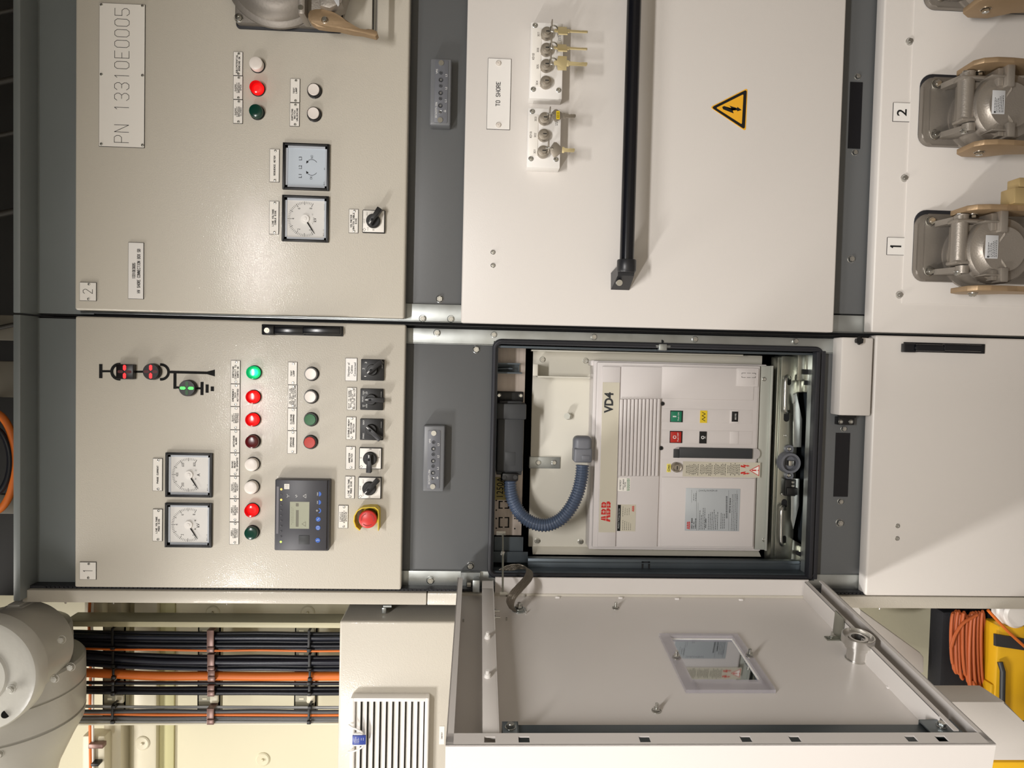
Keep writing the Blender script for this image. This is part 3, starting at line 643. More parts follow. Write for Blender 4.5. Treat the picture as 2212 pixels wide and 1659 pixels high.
row = [(778.5, 829, ['EARTHING', 'CIRCUIT TO', 'EARTH OK'], 'green lit lamp'), (829.5, 878, ['EMERGENCY', 'TRIP', 'ACTIVATED'], 'red lit lamp next to the green lit one'),
       (878.5, 928, ['SHVSC', 'CIRCUIT', 'BREAKER', 'TRIPPED'], 'red lit lamp next to the dark red one'), (928.5, 978, ['WATCHDOG', 'ALARM'], 'dark red lamp'),
       (978.5, 1028, ['SHVSC', 'READY', 'TO OPERATE'], 'white lamp next to the dark red one'), (1028.5, 1077, ['SHVSC', 'CIRCUIT', 'BREAKER', 'READY'], 'white lamp'),
       (1077.5, 1127, ['MSB2', 'CIRCUIT', 'BREAKER', 'OPEN'], 'red lit lamp'), (1127.5, 1176, ['MSB2', 'CIRCUIT', 'BREAKER', 'CLOSED'], 'dark green lamp')]
for i, (v0, v1, tx, nx) in enumerate(row):
    s = -.4 * i; tag5(498.5 + s, v0, 519 + s, v1, tx, 'engraved plate reading %s by the %s' % (' '.join(tx), nx.split(' next')[0]), group=GP1)
for i, (v0, v1, tx) in enumerate([(112, 163.5, ['EQUIPOTENTIAL', 'BONDING OK']), (164, 215, ['SHORE', 'CIRCUIT', 'BREAKER', 'OPEN']), (215.5, 267, ['SHORE', 'CIRCUIT', 'BREAKER', 'CLOSED'])]):
    tag5(504, v0, 524.5, v1, tx, 'white engraved plate reading %s beside a lamp' % ' '.join(tx), group='engraved plates along the three lamps')
for (v0, v1, tx, s) in [(782, 831, ['TEST', 'LAMP'], 0), (831.5, 881, ['CB TRUCK,CB', 'ENCLOS. DOOR', 'AND EARTHING', 'SWITCH UNLOCKING'], 0), (881.5, 930, ['CLOSING', 'COMMAND'], -.6), (930.5, 980, ['OPENING', 'COMMAND'], -1)]:
    w = 'engraved plate reading %s ' % ' '.join(tx)
    tag5(622 + s, v0, 642 + s, v1, tx, w + ('by the white button nearest the black handle' if tx[0] == 'TEST' else 'by a button' if len(tx) < 4 else ''), group=GP2)
tag5(627, 170, 648, 221.5, ['TEST', 'LAMP'], 'white engraved plate reading TEST LAMP beside the two white buttons of door 2', group='engraved plates along the two white buttons')
tag5(626, 222.5, 647, 273, ['EARTHING', 'SWITCH', 'UNLOCKING'], 'white engraved plate reading EARTHING SWITCH UNLOCKING', group='engraved plates along the two white buttons')
tag5(749.5, 837, 770, 886, ['SHIP TO SHORE-', 'SAILING-SHORE', 'TO SHIP', 'SELECTOR SWITCH'], 'engraved plate reading SHIP TO SHORE-SAILING-SHORE TO SHIP SELECTOR SWITCH', group=GP3)
tag5(748, 900.5, 769, 949.5, ['DISABLE-READY', 'SELECTOR', 'SWITCH'], 'white engraved plate reading DISABLE-READY SELECTOR SWITCH', group=GP3)
tag5(747, 964.5, 767.5, 1014, ['AMMETER', 'SWITCH'], 'white engraved plate reading AMMETER SWITCH', group=GP3)
tag5(745.5, 1028.5, 766, 1077, ['LINE VOLTAGE', 'MSB2 SIDE'], 'white engraved plate reading LINE VOLTAGE MSB2 SIDE beside the rotary switch', group=GP3)
tag5(731, 1091.5, 752, 1141, ['CIRCUIT', 'BREAKER', 'EMERGENCY', 'OPENING'], 'white engraved plate reading CIRCUIT BREAKER EMERGENCY OPENING beside the red mushroom button')
tag5(753.5, 452, 774, 503.5, ['VOLTMETER', 'SWITCH CABLE', 'SIDE'], 'white engraved plate reading VOLTMETER SWITCH CABLE SIDE')
tag5(330, 990, 351, 1060.5, ['PHASE CURRENT'], 'white engraved plate reading PHASE CURRENT by the ampere gauge')
tag5(330, 1099.5, 351, 1169, ['LINE VOLTAGE', 'MSB2 SIDE'], 'white engraved plate reading LINE VOLTAGE MSB2 SIDE by the kV gauge')
tag5(582.5, 322, 603.5, 393.5, ['SEQUENCE METER'], 'white engraved plate reading SEQUENCE METER')
tag5(581.5, 434.5, 602.5, 506, ['LINE VOLTAGE', 'CABLE SIDE'], 'white engraved plate reading LINE VOLTAGE CABLE SIDE')
plate(746, 773.5, 771.5, 823, [('Number of', 753, 798, 4.6, 29), ('Cables', 759.5, 798, 4.6, 18), ('Connected', 766.5, 798, 4.6, 29)], 'white plate without screws reading Number of Cables Connected', screws=None, bold=.012, m=WHITE, group=GP3)
pn = plate(214, 8, 313, 318, [('PN 13310E0005', 263, 163.5, 29, 274)], 'large white plate with six screws reading PN 13310E0005', screws=None, t=1.0)
for u in (219, 308):
    for v in (11, 161.5, 312): bolt(u, v - (1 if u < 250 else -1.5), -2, 3, pn, False, 'screw')
plate(277, 524, 310.5, 646, [('13310E0005', 289, 585, 5.6, 32), ('HV SHORE CONNECTION BOX SB', 299.5, 585.5, 5.8, 91)], 'white plate reading 13310E0005 HV SHORE CONNECTION BOX SB', screws=None, t=.95, m=WHITE)
plate(172, 610, 208.5, 650, [('2', 189.5, 629.5, 19, 8.5)], 'small white engraved plate reading 2, in the door corner near the connection box plate', name='number_plate', t=1.0)
plate(172, 1214, 208, 1252, [('1', 189.5, 1233, 19, 6)], 'small white engraved plate reading 1, in the corner of the upper door with the relay', name='number_plate', t=1.0)
ts = plate(1052.5, 126.5, 1103, 280, [('TO SHORE', 1076, 203, 8.2, 50)], 'white plate with two plastic plugs reading TO SHORE', screws=None, t=1.3, m=WHITE)
for v in (136.5, 270): bolt(1077, v, -2, 6, ts, False, 'plug', mat('white plug', (222, 214, 204), .4))
plate(1929, 222, 1966.5, 263, [('2', 1948, 243, 22, 15)], 'white sticker with the bold figure two, by the inlet farther from the black door handle', name='number_sticker', screws=None, bold=.012, m=WHITE, cat='sticker')
plate(1916, 513, 1953.5, 551, [('1', 1935, 532, 22, 9)], 'white sticker with the bold figure one, by the inlet nearer the black door handle', name='number_sticker', screws=None, t=3.6, m=WHITE, cat='sticker')
# warning triangle sticker
th = thing('warning_sticker', 'amber high voltage warning triangle with black lightning arrow on pale door', 'sticker', pt(1578, 237, 0))
def rtri(u0, v0, u1, v1, u2, v2, r, y0, y1, m, name):
    mb = MB(); V = [Vector((PX(u, v, y0), 0, PZ(u, v, y0))) for u, v in ((u0, v0), (u1, v1), (u2, v2))]; P = []
    for i in range(3):
        a_, b_, c_ = V[i - 1], V[i], V[(i + 1) % 3]; d1 = (a_ - b_).normalized(); d2 = (c_ - b_).normalized()
        for k in range(7):
            t = k / 6; p = b_ + d1 * r * (1 - t) ** 2 + d2 * r * t * t; P.append((p.x, p.z))
    mb.prism(P, y0, y1); return build(mb, name, m, th)
rtri(1533.5, 231.5, 1615, 190, 1611, 283.5, 7, -.6, 0, WARN, 'sticker_border')
rtri(1536.5, 232, 1613.5, 193, 1609, 280, 7, -.8, -.6, INK, 'black_triangle'); rtri(1547, 233, 1606, 203.5, 1602.5, 268.5, 3, -1, -.8, WARN, 'amber_triangle')
mb = MB(); mb.ppoly([(1560, 231), (1564, 229), (1583, 238.5), (1576.5, 229), (1573.5, 227.5), (1592, 233.5), (1593, 231), (1602, 237.5), (1592.5, 240.5), (1592.5, 237), (1579, 233.5), (1585, 245), (1562, 236)], -1.2, -1); build(mb, 'lightning_arrow', INK, th)
# ================================================================== lamps and push buttons
def lamp_proto(u, v, label, lens, lit=None, group=None):
    q = pt(u, v, 0); th = thing('pilot_lamp', label, 'lamp', q, group)
    mb = MB(); mb.lathe(q, (0, -1, 0), [(0, 15.2), (2.2, 15.2), (3, 14), (2, 13.6)], 36); build(mb, 'bezel', BLACK, th)
    mb = MB(); mb.lathe(q, (0, -1, 0), [(1.5, 13.8), (13, 13.8), (14.6, 13.2), (15.4, 11.5), (15.8, 6), (16, 0)], 36); build(mb, 'lens', lens, th)
    if lit: mb = MB(); mb.lathe(q, (0, -1, 0), [(2, 7.5), (5, 7.5), (7.5, 5.5), (8.5, 0)], 20); build(mb, 'bulb', lit, th)
    return th
GL = 'row of eight pilot lamps'
def shift(th0, th, u, v): return pt(u, v, 0)
off = dict(du=-2.5)
lr = lamp_proto(549, 857, 'red lit lamp beside the EMERGENCY TRIP ACTIVATED plate', LR, LED_R, GL)
copy_tree(lr, pt(548, 906, 0), 'red lit lamp beside the SHVSC CIRCUIT BREAKER TRIPPED plate', GL)
copy_tree(lr, pt(546, 1101, 0), 'red lit lamp beside the MSB2 CIRCUIT BREAKER OPEN plate', GL)
copy_tree(lr, pt(557.5, 193, 0), 'red lit lamp beside the SHORE CIRCUIT BREAKER OPEN plate', 'row of three pilot lamps')
lamp_proto(550, 804.5, 'green lit lamp beside the EARTHING CIRCUIT TO EARTH OK plate', LG, LED_G, GL)
ld = lamp_proto(548, 953, 'unlit dark red lamp beside the WATCHDOG ALARM plate', DR, None, GL)
copy_tree(ld, pt(547, 1002, 0), 'white lamp beside the SHVSC READY TO OPERATE plate', GL, {'lens': WL})
copy_tree(ld, pt(546, 1051, 0), 'white lamp beside the SHVSC CIRCUIT BREAKER READY plate', GL, {'lens': WL})
copy_tree(ld, pt(546, 1149, 0), 'unlit dark green lamp beside the MSB2 CIRCUIT BREAKER CLOSED plate', GL, {'lens': DG})
copy_tree(ld, pt(557, 142.5, 0), 'white lamp beside the EQUIPOTENTIAL BONDING OK plate', 'row of three pilot lamps', {'lens': WL})
copy_tree(ld, pt(556.5, 244, 0), 'unlit dark green lamp beside the SHORE CIRCUIT BREAKER CLOSED plate', 'row of three pilot lamps', {'lens': DG})
q = pt(674, 807.5, 0)
pb = thing('push_button', 'white push button in line with the green lit lamp', 'button', q, 'push buttons of door 1')
mb = MB(); mb.lathe(q, (0, -1, 0), [(0, 15.3), (2, 15.3), (3, 14.2), (8.5, 14), (10, 13.2), (10, 12.4), (7, 12.2), (7, 0)], 36); build(mb, 'collar', BLACKG, pb)
mb = MB(); mb.lathe(q, (0, -1, 0), [(5, 12), (11, 12), (12.2, 11.2), (12, 9), (11.6, 0)], 36); build(mb, 'button_cap', WL, pb)
copy_tree(pb, pt(673, 856.5, 0), 'white push button next to the green one', 'push buttons of door 1')
copy_tree(pb, pt(672.5, 905.5, 0), 'green push button beside the CLOSING COMMAND plate', 'push buttons of door 1', {'button_cap': mat('green button', (38, 104, 58), .45)})
copy_tree(pb, pt(671.5, 954.5, 0), 'red push button beside the OPENING COMMAND plate', 'push buttons of door 1', {'button_cap': mat('red button', (190, 56, 44), .45)})
copy_tree(pb, pt(680, 197.5, 0), 'white push button beside the TEST LAMP plate, door 2', 'push buttons of door 2')
copy_tree(pb, pt(679.5, 248, 0), 'white push button beside the EARTHING SWITCH UNLOCKING plate', 'push buttons of door 2')
# ================================================================== dial gauges
FACE = mat('gauge face', (226, 224, 220), .6)
def gauge(u0, v0, u1, v1, label, kind):
    xl, xr, zb, zt = rect(u0, v0, u1, v1, -7); cx, cz = (xl + xr) / 2, (zb + zt) / 2; h = (xr - xl) / 2; k = h / 49
    th = thing('panel_gauge', label, 'gauge', (cx, 0, zb), 'square panel gauges')
    mb = MB(); w = 5.2 * k
    mb.box(xl, xr, -7, 0, zt - w, zt, .8); mb.box(xl, xr, -7, 0, zb, zb + w, .8); mb.box(xl, xl + w, -7, 0, zb + w * .5, zt - w * .5, .8); mb.box(xr - w, xr, -7, 0, zb + w * .5, zt - w * .5, .8)
    build(mb, 'frame', BLACK, th)
    mb = MB(); mb.box(xl + w * .8, xr - w * .8, -.9, -.2, zb + w * .8, zt - w * .8); build(mb, 'face', FACE if kind != 'seq' else mat('pale blue face', (196, 206, 216), .4), th)
    mb = MB()
    for a_, b_, c_, d_ in ((xl + w * .9, xr - w * .9, zt - w * 1.9, zt - w * .9), (xl + w * .9, xr - w * .9, zb + w * .9, zb + w * 1.9), (xl + w * .9, xl + w * 1.9, zb + w, zt - w), (xr - w * 1.9, xr - w * .9, zb + w, zt - w)): mb.box(a_, b_, -2.2, -.8, c_, d_)
    build(mb, 'inner_rim', mat('translucent grey rim', (190, 196, 204), .3), th)
    px, pz = cx, cz + 1 * k
    if kind != 'seq':
        mb = MB()
        for i in range(41):
            a_ = math.radians(206 - 232 * i / 40); big = i % 5 == 0; r1 = 37 * k; r0 = r1 - (7.5 if i % 10 == 0 else 6.5 if big else 4.6) * k
            ca, sa = math.cos(a_), math.sin(a_); mb.strip([(px + r0 * ca, pz + r0 * sa), (px + r1 * ca, pz + r1 * sa)], .95 if big else .6, -1.0)
        nums = ['0', '2', '4', '6', '8'] if kind == 'kV' else ['0', '200', '400', '600', '800']
        for i, s in enumerate(nums):
            a_ = math.radians(206 - 232 * i / 4); r = (25.5 if i in (0, 4) else 26) * k
            btext(mb, s, 0, 0, -1.0, 5.6 * k, (8.5 if len(s) == 3 else 2.9) * k, 0, Vector((px + r * math.cos(a_), 0, pz + r * math.sin(a_))))
        btext(mb, kind, 0, 0, -1.0, 7 * k, (9 if kind == 'kV' else 6) * k, .01, Vector((px - (0 if kind != 'kV' else 1) * k, 0, pz - 20 * k)))
        btext(mb, 'BQ..-.2', 0, 0, -1.0, 2.8 * k, 14 * k, 0, Vector((px - 28 * k, 0, zb + 11 * k)))
        mb.strip([(px + 20 * k, zb + 10 * k), (px + 33 * k, zb + 10 * k)], .9, -1.0); mb.strip([(px - 4 * k, zb + 10 * k), (px + 4 * k, zb + 10 * k)], .6, -1.0)
        build(mb, 'scale', INK, th)
        mb = MB(); mb.cyl((px, -1, pz), (px, -4.4, pz), 9 * k, 8.6 * k, 32); mb.cyl((px, -4.4, pz), (px, -5.4, pz), 4 * k, 3.6 * k, 24); build(mb, 'hub', WHITE, th)
        a_ = math.radians(213)
        mb = MB(); d = Vector((math.cos(a_), 0, math.sin(a_))); s = Vector((-d.z, 0, d.x)); c0 = Vector((px, -3, pz))
        P = [c0 + d * 8 * k - s * 1.3, c0 + d * 26 * k - s * 1.0, c0 + d * 37 * k - s * .3, c0 + d * 37 * k + s * .3, c0 + d * 26 * k + s * 1.0, c0 + d * 8 * k + s * 1.3]
        mb.prism([(p_.x, p_.z) for p_ in P], -3.4, -2.8); build(mb, 'needle', INK, th)
        mb = MB()
        for sx in (-1, 1): mb.cyl((px + sx * 9.5 * k, -1, pz - 14 * k), (px + sx * 9.5 * k, -1.8, pz - 14 * k), 1.6 * k, n=12)
        build(mb, 'face_screws', STEEL, th)
    else:
        mb = MB()
        for s, dx in (('L1', -19), ('L2', 0), ('L3', 18)): btext(mb, s, 0, 0, -1.0, 6.6 * k, 7.5 * k, .008, Vector((px + dx * k, 0, cz + 13 * k)))
        btext(mb, 'OK', 0, 0, -1.0, 5 * k, 7 * k, .004, Vector((px - 22 * k, 0, cz - 10 * k))); btext(mb, 'NO', 0, 0, -1.0, 5 * k, 7 * k, .004, Vector((px + 22 * k, 0, cz - 11 * k)))
        for c_, a0, a1 in ((px - 4 * k, 235, 130), (px + 4 * k, 305, 410)):
            A = arc(c_, cz - 11 * k, 12.5 * k, a0, a1); mb.strip(A, .9, -1.0)
            e = A[-1]; sgn = 1 if a1 < a0 else -1; mb.prism([(e[0] + 4.5 * k * sgn, e[1] + 2 * k), (e[0] - 2 * k * sgn, e[1] + 1.6 * k), (e[0] + .6 * k * sgn, e[1] - 3.4 * k)], -1.05, -.98)
        btext(mb, 'BQ..', 0, 0, -1.0, 3 * k, 9 * k, 0, Vector((px - 32 * k, 0, zb + 11 * k))); btext(mb, '48V', 0, 0, -1.0, 2 * k, 5 * k, 0, Vector((px - 2 * k, 0, zb + 11 * k)))
        build(mb, 'scale', INK, th)
    return th
gauge(356.5, 978.5, 457.5, 1074.5, 'square black framed gauge marked A with scale to 800', 'A')
gauge(355.5, 1087, 456.5, 1183, 'square black framed kV gauge next to the ampere gauge', 'kV')
gauge(608.5, 422, 709.5, 522, 'square black framed kV gauge next to the pale blue sequence meter', 'kV')
gauge(610, 309, 711, 410, 'square black framed phase sequence meter with pale blue face', 'seq')
# ================================================================== rotary switches
def rotary(u0, v0, u1, v1, ang, label, white, marks, lever=29, round_knob=False):
    xl, xr, zb, zt = rect(u0, v0, u1, v1, -8); cx, cz = (xl + xr) / 2, (zb + zt) / 2
    th = thing('rotary_switch', label, 'switch', (cx, 0, zb), 'rotary switches with square plates')
    mb = MB(); mb.box(xl, xr, -8, 0, zb, zt, 1.4); build(mb, 'plate', BLACK, th)
    if white: mb = MB(); mb.box(xl + 1.6, xr - 1.6, -8.8, -7.9, zb + 1.6, zt - 1.6, .2); build(mb, 'dial_face', LAB, th)
    yy = -9 if white else -8.3
    mb = MB()
    for s, dx, dz, h, w in marks:
        if s == '+': q_ = [(cx + dx, cz + dz + 3), (cx + dx + 3, cz + dz), (cx + dx, cz + dz - 3), (cx + dx - 3, cz + dz)]; mb.strip(q_, .7, yy, True)
        else: btext(mb, s, 0, 0, yy, h, w, .004, Vector((cx + dx, 0, cz + dz)))
    mb.strip([(cx + 4, zb + 4), (cx + 17, zb + 4)], .5, yy)
    build(mb, 'dial_marks', INKG if white else WINK, th)
    a_ = math.radians(ang); d = Vector((math.cos(a_), 0, math.sin(a_))); s = Vector((-d.z, 0, d.x)); c0 = Vector((cx, 0, cz))
    mb = MB()
    mb.lathe((cx, -8, cz), (0, -1, 0), [(0, 15 if white else 12), (9, 14.5 if white else 11.5), (11, 13 if white else 10.5), (11.2, 0)], 36); build(mb, 'knob_base', BLACK, th)
    mb = MB(); w0, w1 = 4.8, 5.6
    P = [(-11, -4), (-9, -4.8), (6, -4.6), (lever - 1, -w1), (lever, -w1 + 1), (lever, w1 - 1), (lever - 1, w1), (6, 4.6), (-9, 4.8), (-11, 4)]
    mb.prism([((c0 + d * a2 + s * b2).x, (c0 + d * a2 + s * b2).z) for a2, b2 in P], -30, -17, 1.2)
    kn = build(mb, 'lever', mat('satin black plastic', (26, 26, 28), .42), th)
    p0 = c0 + d * 0; mb = MB(); mb.cyl((p0.x, -30.4, p0.z), (p0.x, -29, p0.z), 2.6, n=16); build(mb, 'lever_screw', VOID, kn)
    mb = MB(); e0, e1 = c0 - d * 9.6, c0 - d * 5.2; mb.strip([(e0.x, e0.z), (e1.x, e1.z)], 1.6, -30.3); build(mb, 'pointer', WINK, kn)
    return th
NOM = 'black rotary switch beside the '
rotary(779.5, 776, 829.5, 822, -48, NOM + 'Number of Cables Connected plate', False, [('1', -14, 15, 4, 1.6), ('2', 2, 19, 4.4, 3), ('3', 15, 14, 4.4, 3)])
rotary(778, 839.5, 827.5, 886, -90, NOM + 'SHIP TO SHORE plate', False, [('SHIP\nTO\nSHORE', -14, 14, 10, 8), ('SAILING', 0, 19, 3, 12), ('SHORE\nTO\nSHIP', 14, 14, 10, 8)])
rotary(777.5, 904.5, 827.5, 951, -132, NOM + 'DISABLE-READY plate', False, [('DISABLE', -14, 17, 3.2, 12), ('READY', 15, 17, 3.2, 10)])
rotary(775.5, 967, 824.5, 1013.5, 180, 'white faced rotary switch beside the AMMETER SWITCH plate', True, [('0', 1, 20, 3.6, 3), ('1', 20, 0, 4.5, 1.4), ('2', 2, -18, 4, 3), ('+', -18, 19, 0, 0)], 28)
rotary(773.5, 1030.5, 823.5, 1078, -43, 'white faced rotary switch beside the LINE VOLTAGE MSB2 SIDE plate', True, [('L1-L2', -13, 14, 3.6, 8), ('L2-L3', 0, 20, 3.6, 8), ('L3-L1', 14, 14, 3.6, 8), ('0', -19, 0, 4, 3), ('+', -18, 19, 0, 0)])
rotary(782.5, 453.5, 831.5, 503, 58 - 90, 'white faced rotary switch on door 2 beside the VOLTMETER SWITCH plate', True, [('L1-L2', -16, 12, 3.2, 7), ('L2-L3', 0, 20, 3.2, 8), ('L3-L1', 15, 14, 3.2, 8), ('0', -18, 0, 4, 3), ('+', -18, 19, 0, 0)])
# ================================================================== emergency stop
q = pt(800, 1114, 0)
es = thing('emergency_stop_button', 'red mushroom emergency stop button in a yellow guard', 'button', q)
mb = MB()
def gp(r, a_): return (q.x + r * math.cos(math.radians(a_)), q.z + r * math.sin(math.radians(a_)))
def gring(s, y): return [(q.x + x_ * s, y, q.z + z_ * s) for x_, z_ in outline]
outline = [(-25, -19), (-25, 22)] + [(25 * math.cos(math.radians(t)) * (1 if t < 90 else 1), 8 + 24 * math.sin(math.radians(t))) for t in ()] 
outline = [(-26, 18), (-18, 27), (-6, 31), (6, 30), (17, 24), (23, 14), (25, 0), (25, -14), (19, -21), (8, -22), (-8, -22), (-26, -22)]
for k in range(len(outline) - 1):
    (x0, z0), (x1, z1) = outline[k], outline[k + 1]
    f0, f1 = .93, .93
    P = [(q.x + x0, 0, q.z + z0), (q.x + x1, 0, q.z + z1), (q.x + x1 * f1, 0, q.z + z1 * f1), (q.x + x0 * f0, 0, q.z + z0 * f0)]
    T = [(p_[0], -30, p_[2]) for p_ in P]; mb.hexa(P + T)
bmesh.ops.remove_doubles(mb.bm, verts=mb.bm.verts, dist=.01)
mb.cyl((q.x, 0, q.z), (q.x, -3, q.z), 21, n=32)
build(mb, 'guard', YEL, es, 'yellow guard')
mb = MB(); mb.lathe(q, (0, -1, 0), [(2, 17), (20, 16), (24, 12), (24, 0)], 32); build(mb, 'collar', BLACK, es)
mb = MB(); mb.lathe(q, (0, -1, 0), [(22, 13), (25, 17.5), (31, 19.2), (36, 18.4), (38, 15), (38.6, 0)], 40); cap = build(mb, 'button_cap', mat('emergency red', (206, 52, 46), .35), es)
mb = MB()
for a0 in (20, 140, 260): mb.strip([(p_[0], p_[1]) for p_ in arc(q.x, q.z, 13, a0, a0 + 75, 8)], 2, -38.6)
build(mb, 'release_arrows', mat('darker red', (158, 34, 30), .5), cap)
# ================================================================== protection relay
th = thing('protection_relay', 'dark protection relay with a grey green display and blue keys', 'relay', pt(655, 1111, 0))
mb = MB(); mb.pbox(593, 1036, 711, 1190, -22, 0, 3); mb.pbox(595, 1037, 706, 1188, -26, -20, 1.5); build(mb, 'housing', mat('charcoal housing', (56, 56, 62), .4), th)
RYf = -26
mb = MB(); mb.pbox(626, 1084, 668, 1142, RYf - .4, RYf); lcd = build(mb, 'display', mat('grey green display', (164, 166, 146), .3), th, 'grey green display')
mb = MB()
textlines(mb, 628, 1088, 634, 1140, RYf - .6, 2, 40, .6, wd=3)
mb.pbox(639, 1102, 645, 1138, RYf - .55, RYf - .5); mb.pbox(639, 1087, 645, 1094, RYf - .55, RYf - .5)
q2 = rect(652, 1127, 660, 1137, RYf - .6); mb.strip([(q2[0], q2[2]), (q2[1], q2[2]), ((q2[0] + q2[1]) / 2, q2[3])], .7, RYf - .6, True)
build(mb, 'display_text', mat('display ink', (112, 110, 96), .5), lcd)
LEDY = mat('amber led', (255, 200, 90), .4, em=((255, 196, 70), 4)); LEDG = mat('lime led', (190, 255, 100), .4, em=((170, 255, 70), 4)); LEDO = mat('dark led', (84, 84, 88), .3)
for k in range(11):
    v = 1057 + k * 11.35; q3 = pt(607.6 - k * .1, v, RYf)
    mb = MB(); mb.cyl(q3, q3 + Vector((0, -.8, 0)), 2.1, 1.7, 16); build(mb, 'status_light', LEDY if k in (0, 2) else LEDG if k == 10 else LEDO, th)
mb = MB(); mb.pbox(597, 1051, 602, 1153, RYf - .3, RYf); build(mb, 'label_slot', mat('grey label slot', (112, 110, 116), .4), th)
mb = MB(); mb.pbox(614, 1045.5, 625, 1056.5, RYf - .4, RYf); sk = build(mb, 'approval_sticker', LAB, th)
mb = MB(); textlines(mb, 615.5, 1047, 623.5, 1055, RYf - .6, 3, 50, .8, False, wd=2); build(mb, 'sticker_print', INK, sk)
mb = MB(); mb.pbox(645, 1157, 668, 1176, RYf - .8, RYf, .4); build(mb, 'port_cover', DPLAS, th)
BLU = mat('blue key', (52, 100, 190), .4)
for k, (u, v) in enumerate(((689, 1067), (688.5, 1085), (688, 1103), (687.5, 1121.5), (687, 1140), (686.5, 1167))):
    q3 = pt(u, v, RYf); mb = MB()
    if k < 2: mb.prism(arc(q3.x, q3.z, 5, 180, 360, 12), RYf - .6, RYf)
    elif k == 2: mb.strip(arc(q3.x, q3.z - 0, 4.4, 200, 340, 10), 2.4, RYf - .6)
    else: mb.cyl(q3, q3 + Vector((0, -.6, 0)), 5, n=24)
    kb = build(mb, 'key_pad', BLU, th); mb = MB()
    if k < 2: btext(mb, ('reset', 'clear')[k], 0, 0, RYf - .5, 2.4, 7, 0, q3 + Vector((0, 0, 3)))
    elif k == 2: mb.strip(arc(q3.x, q3.z + 3, 1.5, 0, 350, 8), .6, RYf - .6)
    elif k == 3: mb.strip([(q3.x - 2, q3.z + 2), (q3.x + 2, q3.z - 2)], .6, RYf - .8)
    elif k == 4: mb.strip([(q3.x - 3, q3.z + 2), (q3.x + 3, q3.z + 2), (q3.x + 3, q3.z - 2), (q3.x - 3, q3.z - 2)], .5, RYf - .8, True)
    else: mb.strip([(q3.x - 1, q3.z + 3), (q3.x + 1, q3.z), (q3.x, q3.z - 3)], .7, RYf - .8)
    build(mb, 'key_symbol', WINK, kb)
mb = MB()
q3 = pt(665, 1066.5, 0); mb.strip([(q3.x - 4, q3.z - 2.4), (q3.x + 4, q3.z - 2.4), (q3.x, q3.z + 3.6)], .6, RYf - .3, True)
q3 = pt(647, 1066.5, 0); mb.strip([(q3.x - 3, q3.z + 1), (q3.x, q3.z - 2), (q3.x + 1, q3.z + 2), (q3.x + 3, q3.z)], .6, RYf - .3)
q3 = pt(629, 1066.5, 0); mb.strip([(q3.x - 3, q3.z + 2), (q3.x, q3.z), (q3.x, q3.z - 3)], .6, RYf - .3); mb.strip([(q3.x + 1, q3.z), (q3.x + 4, q3.z + 2)], .6, RYf - .3)
build(mb, 'front_symbols', WINK, th)
# ================================================================== mimic diagram with three position indicators
th = thing('mimic_diagram', 'black one line diagram of bars, arcs and earth sign on upper door', 'diagram', pt(340, 805, 0))
mb = MB()
def pl(*uv, w=4.4): mb.strip([(PX(u, v, -.5), PZ(u, v, -.5)) for u, v in uv], w, -.5)
mb.pbox(214, 786.5, 221, 817, -.6, 0); pl((221, 802), (242, 802)); pl((290, 803), (312, 803)); pl((364, 803.5), (450, 805.5), w=5.5)
c = pt(258, 803, 0); mb.strip(arc(c.x, c.z, 15.5, 0, 180, 20), 6, -.5)
c = pt(348, 803.5, 0); mb.strip(arc(c.x, c.z, 15.5, 180, 360, 20), 5.5, -.5)
mb.ppoly([(446, 803), (446, 808), (464, 813), (464, 798.5)], -.6, 0)
mb.pbox(374.5, 806, 381, 840, -.6, 0); pl((381, 837), (390, 837.5), w=4.6); pl((422, 838.5), (434, 839))
build(mb, 'lines', INK, th)
for q_ in ((433, 825, 439.5, 853.5), (444, 830.5, 450.5, 848.5), (455, 835, 462, 845)): mb = MB(); mb.pbox(*q_, -.6, 0); build(mb, 'earth_bar', INK, th)
ER = mat('red lit segment', (255, 60, 60), .4, em=((255, 30, 36), 2.2)); EG = mat('green lit segment', (90, 255, 110), .4, em=((70, 255, 90), 1.5))
OFFR = mat('unlit red segment', (84, 18, 22), .4); OFFG = mat('unlit green segment', (28, 84, 36), .4)
def segs(mb, cx, cz, y, ang):
    for s_ in (-1, 1):
        P = []
        for a2, b2 in ((2, 0), (5, -3), (12, -3), (14, -1.5), (14, 1.5), (12, 3), (5, 3)):
            x_, z_ = (a2 * s_, b2) if ang == 0 else (b2, a2 * s_); P.append((cx + x_, cz + z_))
        mb.prism(P, y - .4, y)
def indicator(u, v, square, label, on, offm, onang):
    q = pt(u, v, -14); th = thing('position_indicator', label, 'indicator', (q.x, 0, q.z), 'position indicators in the line diagram')
    mb = MB()
    if square: mb.box(q.x - 15.5, q.x + 15.5, -14, 0, q.z - 17.5, q.z + 17.5, 1)
    else: mb.lathe((q.x, 0, q.z), (0, -1, 0), [(0, 17.5), (12.5, 17), (14, 16), (14, 0)], 36)
    build(mb, 'body', mat('smoked indicator', (16, 10, 10), .35), th)
    mb = MB(); segs(mb, q.x, q.z, -14.1, onang); build(mb, 'lit_segment', on, th)
    mb = MB(); segs(mb, q.x, q.z, -14.0, 90 - onang); build(mb, 'unlit_segment', offm, th)
indicator(269, 803, True, 'square indicator with a lit red bar in the line diagram', ER, OFFR, 0)
indicator(325.5, 803, False, 'round indicator with a lit red bar in the line diagram', ER, OFFR, 0)
indicator(403.5, 838.5, False, 'round indicator with a lit green bar in the line diagram', EG, OFFG, 90)
